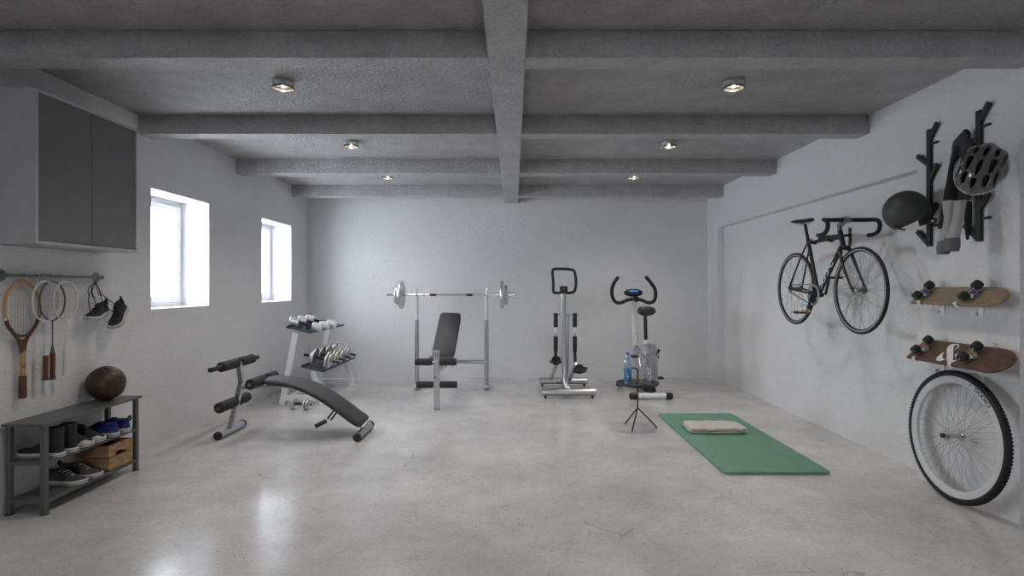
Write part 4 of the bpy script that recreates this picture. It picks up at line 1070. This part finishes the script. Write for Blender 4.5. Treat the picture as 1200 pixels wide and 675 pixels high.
for i in range(m_):
    for j in range(n_):
        q = (i*n_+j, (i+1)*n_+j, (i+1)*n_+(j+1)%n_, i*n_+(j+1)%n_); c_ = sum((vsx[k_][0] for k_ in q), Vector())/4
        hole = False
        if c_.z > -.05:
            u_, w_ = math.asin(max(-1,min(1,c_.x)))/1.35, math.asin(max(-1,min(1,c_.y)))/1.2
            for (a,b_,la,lb) in vents:
                du, dw = (u_-a*.9)/la, (w_-b_*.9)/(lb*(1+.5*(u_-a)/la*.6))
                if abs(du)**2.4+abs(dw)**2.4 < 1: hole = True
        if not hole: fsx.append(q)
mb.add([hc + Rb @ v[1] for v in vsx], fsx)
me_o = part('shell', mb, M_helm2, t, angle=70); md = me_o.modifiers.new('s','SOLIDIFY'); md.thickness = .020; md.offset = -1
part('liner', dome((rx-.028, ry-.028, rz-.028), (0,0,0), (0,0,-1), .02).xf(Matrix.Translation(hc) @ Rb.to_4x4()), M_helmin, t, angle=60)
rb_ = MB().rings([(hc + Rb @ Vector((math.cos(a)*rx*.965, math.sin(a)*ry*.965, -.038)), .008) for a in [2*PI*i/48 for i in range(48)]], 8, closed=True)
part('rim_band', rb_, M_case, t)
part('strap', MB().tube([hc+Rb@Vector((.05,.10,-.03)), hc+Rb@Vector((0,.09,-.10)), hc+Rb@Vector((-.03,.02,-.125)), hc+Rb@Vector((0,-.09,-.10)), hc+Rb@Vector((.05,-.10,-.03))], .004, 6), M_lace, t)
part('strap', MB().tube([hc+Vector((.05,.06,.02)), (2.68,3.14,2.06), (2.733,3.190,2.082), (2.748,3.205,2.075), (2.736,3.212,2.05), (2.67,3.15,2.0), hc+Vector((.06,.07,-.03))], .004, 6), M_lace, t)

# jacket on rack 2
t = thing('jacket', 'dark grey jacket with pale lower sleeves hung on the nearer coat rack', 'jacket', (2.66,3.36,2.24))
def sleeve(keys, name, m, parent=None, folds=.12, seed=0, n=28):
    """keys: (px, py, depth, half width in m along the image, half depth)"""
    cs_ = spline([P(k_[0],k_[1],k_[2]) for k_ in keys], 6); ws = spline([Vector((k_[3],k_[4],0)) for k_ in keys], 6); lps = []
    for i, (p, w) in enumerate(zip(cs_, ws)):
        ring = []
        for j in range(n):
            a = 2*PI*j/n; f = 1+folds*math.sin(3*a+seed+i*.05)+folds*.5*math.sin(5*a+seed*2-i*.04)
            ring.append(p + Vector((.80,-.60,0))*w.x*f*math.cos(a) + Vector((.60,.80,0))*w.y*f*math.sin(a))
        lps.append(ring)
    return part(name, MB().loft(lps), m, parent or t, angle=75)
sleeve([(1130,153,3.34,.006,.008),(1128.5,158,3.34,.022,.018),(1127,166,3.34,.044,.03),(1126,178,3.34,.048,.038),(1124.5,200,3.34,.060,.042),(1122.5,220,3.34,.064,.042),(1121,236,3.34,.060,.040)], 'jacket_body', M_jacket, folds=.10, seed=.5)
sleeve([(1121,172,3.27,.010,.012),(1117.5,195,3.27,.022,.014),(1112.5,225,3.27,.027,.016),(1105.5,255,3.27,.020,.016),(1103,268,3.27,.018,.014)], 'side_panel', M_jackblk, folds=.08, seed=1)
sleeve([(1120,180,3.26,.012,.01),(1117,205,3.26,.026,.016),(1113.5,236,3.26,.031,.02)], 'sleeve', M_jackblk, folds=.08, seed=2)
sleeve([(1130,185,3.24,.016,.012),(1127.5,208,3.24,.028,.018),(1125.5,236,3.24,.032,.022)], 'sleeve', M_jacket, folds=.10, seed=3)
a_ = sleeve([(1112,235,3.26,.028,.022),(1110,255,3.26,.027,.022),(1106.5,283,3.26,.032,.024)], 'lower_sleeve', M_jacklt, folds=.09, seed=4)
b_ = sleeve([(1125.5,235,3.22,.031,.024),(1123,255,3.22,.029,.024),(1117,281,3.22,.033,.026)], 'lower_sleeve', M_jacklt, folds=.09, seed=5)
sleeve([(1106.5,282,3.26,.030,.024),(1106,290,3.26,.034,.026),(1105.5,298,3.26,.030,.024)], 'cuff', M_cuff, a_, folds=.03, seed=5)
sleeve([(1116,279,3.22,.036,.028),(1115.5,287,3.22,.040,.030),(1114.5,294.5,3.22,.037,.028)], 'cuff', M_cuff, b_, folds=.03, seed=6)
sleeve([(1134.5,236,3.33,.016,.012),(1134,260,3.33,.018,.012),(1133.5,281,3.33,.006,.008)], 'hem', M_jackblk, folds=.1, seed=7)
part('hanging_loop', MB().tube([P(1129,154,3.34),P(1133,153,3.33),P(1136,158,3.32),P(1133,163,3.32)], .008, 8), M_jackblk, t)

# ------------------------------------------------------------------ skateboards
def board(label, Xb, zb, Xt, zt, ys, ye, deckm, bush, trucks, amp=False):
    """upside-down deck: ys = far end, ye = near end; lower edge (Xb,zb), upper edge (Xt,zt)"""
    t = thing('skateboard', label, 'skateboard', ((Xb+Xt)/2,(ys+ye)/2,zb), 'skateboards on wall brackets')
    v = Vector((Xt-Xb,0,zt-zb)); w = v.length; v.normalize(); u = Vector((0,-1,0)); n = v.cross(u).normalized()
    if n.z < 0: n = -n
    L = ys-ye; o = Vector((Xb,ys,zb)); th = .011; nk = .0; nt_ = 0
    lps = []; N_ = 60
    sta = []
    for i in range(N_+1):
        s = -nk + (L+nk)*i/N_; e0 = s+nk; e1 = L-s; half = w/2
        def rnd(e, R_): return half if e >= R_ else half*math.sqrt(max(0.0015, 1-((R_-e)/R_)**2.2))
        hw_ = min(rnd(e0, .018), rnd(e1, .115))
        dz = 0
        if s < .0: dz = -.75*abs(s)
        if e1 < .12: dz = -.14*(.12-e1)
        loop = []
        for a,b in ((-1,0),(-.97,.5),(-.6,.5),(.6,.5),(.97,.5),(1,0),(.97,-.5),(.6,-.5),(-.6,-.5),(-.97,-.5)):
            conc = .004*(a*a)
            loop.append(o + u*s + v*(w/2+hw_*a) + n*(dz - conc + th*b))
        lps.append(loop)
    part('deck', MB().loft(lps), deckm, t, angle=50)
    for s in trucks:
        p = o + u*s + v*(w/2) + n*(th/2)
        R = Matrix((u, v, n)).transposed()
        tk = part('truck', MB().box(p+n*.004, (.078,.055,.006), R).prism([(-.03,0),(.03,0),(.010,.028),(-.010,.028)], p-v*.012, u, n, v, .024).cyl(p-v*.026+n*.036, p+v*.026+n*.036, .009).cyl(p-v*.074+n*.036, p+v*.074+n*.036, .004), M_chrome, t, bevel=.001)
        part('bushing', MB().cyl(p+u*.014+n*.006, p+u*.002+n*.034, .012), bush, tk)
        for q in (-1,1):
            part('wheel', MB().lathe([(.008,-.020),(.022,-.021),(.0255,-.018),(.0265,0),(.0255,.018),(.022,.021),(.008,.020)], p+v*q*.050+n*.036, v, 28, close=True), M_wheelU, tk)
    if amp:
        # the ampersand printed on the deck, a flat decal on its face
        P0 = o + n*(th/2+.0006-.001)
        def hit(ax, ay):
            px, py = 1090+ax/16.88, 395+ay/16.88
            d = Vector(((px-CX)/F, 1, -(py-CY)/F)); e = Vector((0,0,EYE)); k_ = (P0-e).dot(n)/d.dot(n); return e+d*k_
        polys = [[(305,290),(250,310),(190,350),(130,410),(122,450),(150,475),(220,475),(300,450),(305,435),(265,440),(248,415),(250,350),(275,315)],
                 [(335,480),(327,430),(328,250),(350,200),(400,155),(450,138),(540,133),(575,155),(580,185),(560,215),(500,250),(490,243),(540,205),(555,175),(545,158),(520,155),(490,165),(465,200),(462,300),(455,450),(470,470),(550,440),(548,450),(480,490),(400,518),(360,510)],
                 [(485,350),(550,322),(610,322),(625,345),(570,395),(540,405),(500,405),(495,370)]]
        am = MB()
        for pl_ in polys:
            k0 = len(am.v); am.add([hit(a,b) + n*.001 for a,b in pl_], [tuple(range(len(pl_)))])
        part('printed_ampersand', am, M_text, t, smooth=False)
    return t, o, u, v, n, w
def brackets(label, o, u, v, n, w, ss, zw):
    for k_, s in enumerate(ss):
        b_ = o + u*s - n*.0075
        t = thing('board_bracket', label[k_], 'bracket', (XR, b_.y, zw), 'clear skateboard wall brackets')
        yy = b_.y; top = o + u*s + v*w; 
        part('wall_plate', MB().bx(XR-.008, XR, yy-.018, yy+.018, zw-.025, top.z+.0), M_wmetal, t, bevel=.001)
        part('support_arm', MB().bar(b_+v*(w-.004)-n*.004, b_-v*.004-n*.004, .022, .004, u), M_wmetal, t)
        part('clip', MB().bar(b_-v*.006-n*.006, b_-v*.006+n*.026, .020, .004, u).bar(b_-v*.006+n*.024, b_+v*.008+n*.024, .020, .003, u), M_wmetal, t)
        part('screw_tab', MB().box((XR-.020, yy+.035, zw-.012),(.024,.018,.022)), M_wmetal, t, bevel=.002)
a = board('pale wooden skateboard lying wheels-up on the upper wall brackets', 2.609,1.193, 2.735,1.299, 3.667, 3.02, M_deck1, M_purple, (.085,.455))
brackets(['upper skateboard bracket nearer the road bicycle','upper skateboard bracket nearer the room corner edge'], a[1],a[2],a[3],a[4],a[5], (.107,.40), 1.15)
a = board('dark wooden skateboard with white ampersand on the lower wall brackets', 2.576,.834, 2.735,.955, 3.658, 2.97, M_deck2, M_amber, (.085,.46), amp=True)
brackets(['lower skateboard bracket nearer the road bicycle, above the wheel','lower skateboard bracket above the top of the wheel'], a[1],a[2],a[3],a[4],a[5], (.098,.39), .77)

# ------------------------------------------------------------------ loose wheel
R_ = .395; wc = Vector((2.668, 3.353, R_+.002)); lean = Vector((1,-.03,-.045)).normalized()
t = thing('bicycle_wheel', 'large white-rimmed bicycle wheel with knobby tire leaning on the wall', 'wheel', (wc.x,wc.y,0))
rim = part('rim', MB().lathe([(.318,-.010),(.318,.010),(.326,.0145),(.364,.0145),(.364,-.0145),(.326,-.0145)], wc, lean, 96, close=True), M_rimW, t)
rt = .019
part('tire', MB().lathe([(R_-.004-rt+rt*math.cos(q), rt*math.sin(q)) for q in [2*PI*i/18 for i in range(18)]], wc, lean, 128, close=True), M_rubber, t)
u_, v_ = basis(lean); kn = MB(); nk = 120
for i in range(nk):
    for q, off in ((.0,0),(.55,.5),(-.55,.5)):
        a = 2*PI*(i+off)/nk; rd = u_*math.cos(a)+v_*math.sin(a); tg = -u_*math.sin(a)+v_*math.cos(a)
        nd = rd*math.cos(q)+lean*math.sin(q); cc = wc + rd*(R_-.004-rt) + nd*(rt+.001)
        s_ = tg.cross(nd); kn.add([cc+tg*a_*.0055+s_*b_*.006+nd*c_*.003 for a_ in (-1,1) for b_ in (-1,1) for c_ in (-1,1)], [(0,1,3,2),(4,6,7,5),(0,4,5,1),(2,3,7,6),(0,2,6,4),(1,5,7,3)])
tr = part('tread', kn, M_rubber, t, smooth=False); tr['kind'] = 'stuff'
part('hub', MB().lathe([(.006,-.075),(.012,-.072),(.012,-.052),(.024,-.050),(.024,-.044),(.015,-.040),(.011,0),(.015,.030),(.026,.034),(.026,.040),(.010,.044),(.006,.062)], wc, lean, 24), M_satin, t)
part('axle_nut', MB().lathe([(.005,-.082),(.014,-.080),(.014,-.066),(.005,-.064)], wc, lean, 16), M_blk, t)
for i in range(60):
    s = 1 if i % 2 else -1; ph = 2*PI*i/60; cr = (1 if (i//2)%2 else -1)*1.2
    p0 = wc + lean*(.036 if s>0 else -.047) + (u_*math.cos(ph+cr)+v_*math.sin(ph+cr))*.022
    p1 = wc + lean*s*.003 + (u_*math.cos(ph)+v_*math.sin(ph))*.320
    part('spoke', MB().cyl(p0, p1, .0009, n=5), M_spoke, t)
# DODICI on the rim face towards the room
vs, fs = text_mesh('DODICI', .040); Rr = .346
h0 = max(v.y for v in vs)/2
out = -lean*.0152
yv = Vector((0,-1,0)); yv = (yv - lean*yv.dot(lean)).normalized(); zv = Vector((0,0,1)); zv = (zv-lean*zv.dot(lean)).normalized()
m = MB(); a0 = math.radians(53)
m.add([wc + out + (yv*math.cos(a0 - v.x*1.0/Rr) + zv*math.sin(a0 - v.x*1.0/Rr))*(Rr+(v.y-h0)*.85) for v in vs], fs)
part('lettering', m, M_textB, t, smooth=False)
pa = math.radians(53)+.095*1.0/Rr+.03
part('printed_dot', MB().lathe([(.0055,0),(.0055,.0006)], wc+out+(yv*math.cos(pa)+zv*math.sin(pa))*Rr, -lean, 20), M_textB, t)

# ------------------------------------------------------------------ light
w = bpy.data.worlds.new('sky'); sc.world = w; w.use_nodes = True
bg = w.node_tree.nodes['Background']; bg.inputs[0].default_value = (.90,.945,1.0,1); bg.inputs[1].default_value = 18.5
def portal(loc, rot, sx, sy):
    l = bpy.data.lights.new('portal','AREA'); l.shape='RECTANGLE'; l.size=sx; l.size_y=sy; l.cycles.is_portal = True
    o = bpy.data.objects.new('portal', l); C.objects.link(o); o.location = loc; o.rotation_euler = rot
for a,b in W+WX: portal((XL-.355,(a+b)/2,(WZ0+WZ1)/2), (0,-PI/2,0), WZ1-WZ0, b-a)
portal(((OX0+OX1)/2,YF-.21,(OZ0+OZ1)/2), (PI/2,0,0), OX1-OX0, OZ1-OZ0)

# ------------------------------------------------------------------ camera and colour
cam = bpy.data.cameras.new('camera'); co = bpy.data.objects.new('camera', cam); C.objects.link(co)
cam.sensor_width = 36; cam.lens = F*36/1200; cam.shift_x = -2/1200; cam.shift_y = -1.5/1200
co.location = (0,0,EYE); co.rotation_euler = (PI/2,0,0); sc.camera = co; cam.clip_start = .02
vs_ = sc.view_settings; vs_.view_transform = 'Standard'; vs_.look = 'None'; vs_.exposure = 0.56; vs_.gamma = 1; vs_.use_curve_mapping = False
sc.cycles.use_denoising = True; sc.cycles.max_bounces = 12; sc.cycles.transparent_max_bounces = 16
sc.cycles.sample_clamp_indirect = 6; sc.cycles.caustics_reflective = False; sc.cycles.caustics_refractive = False
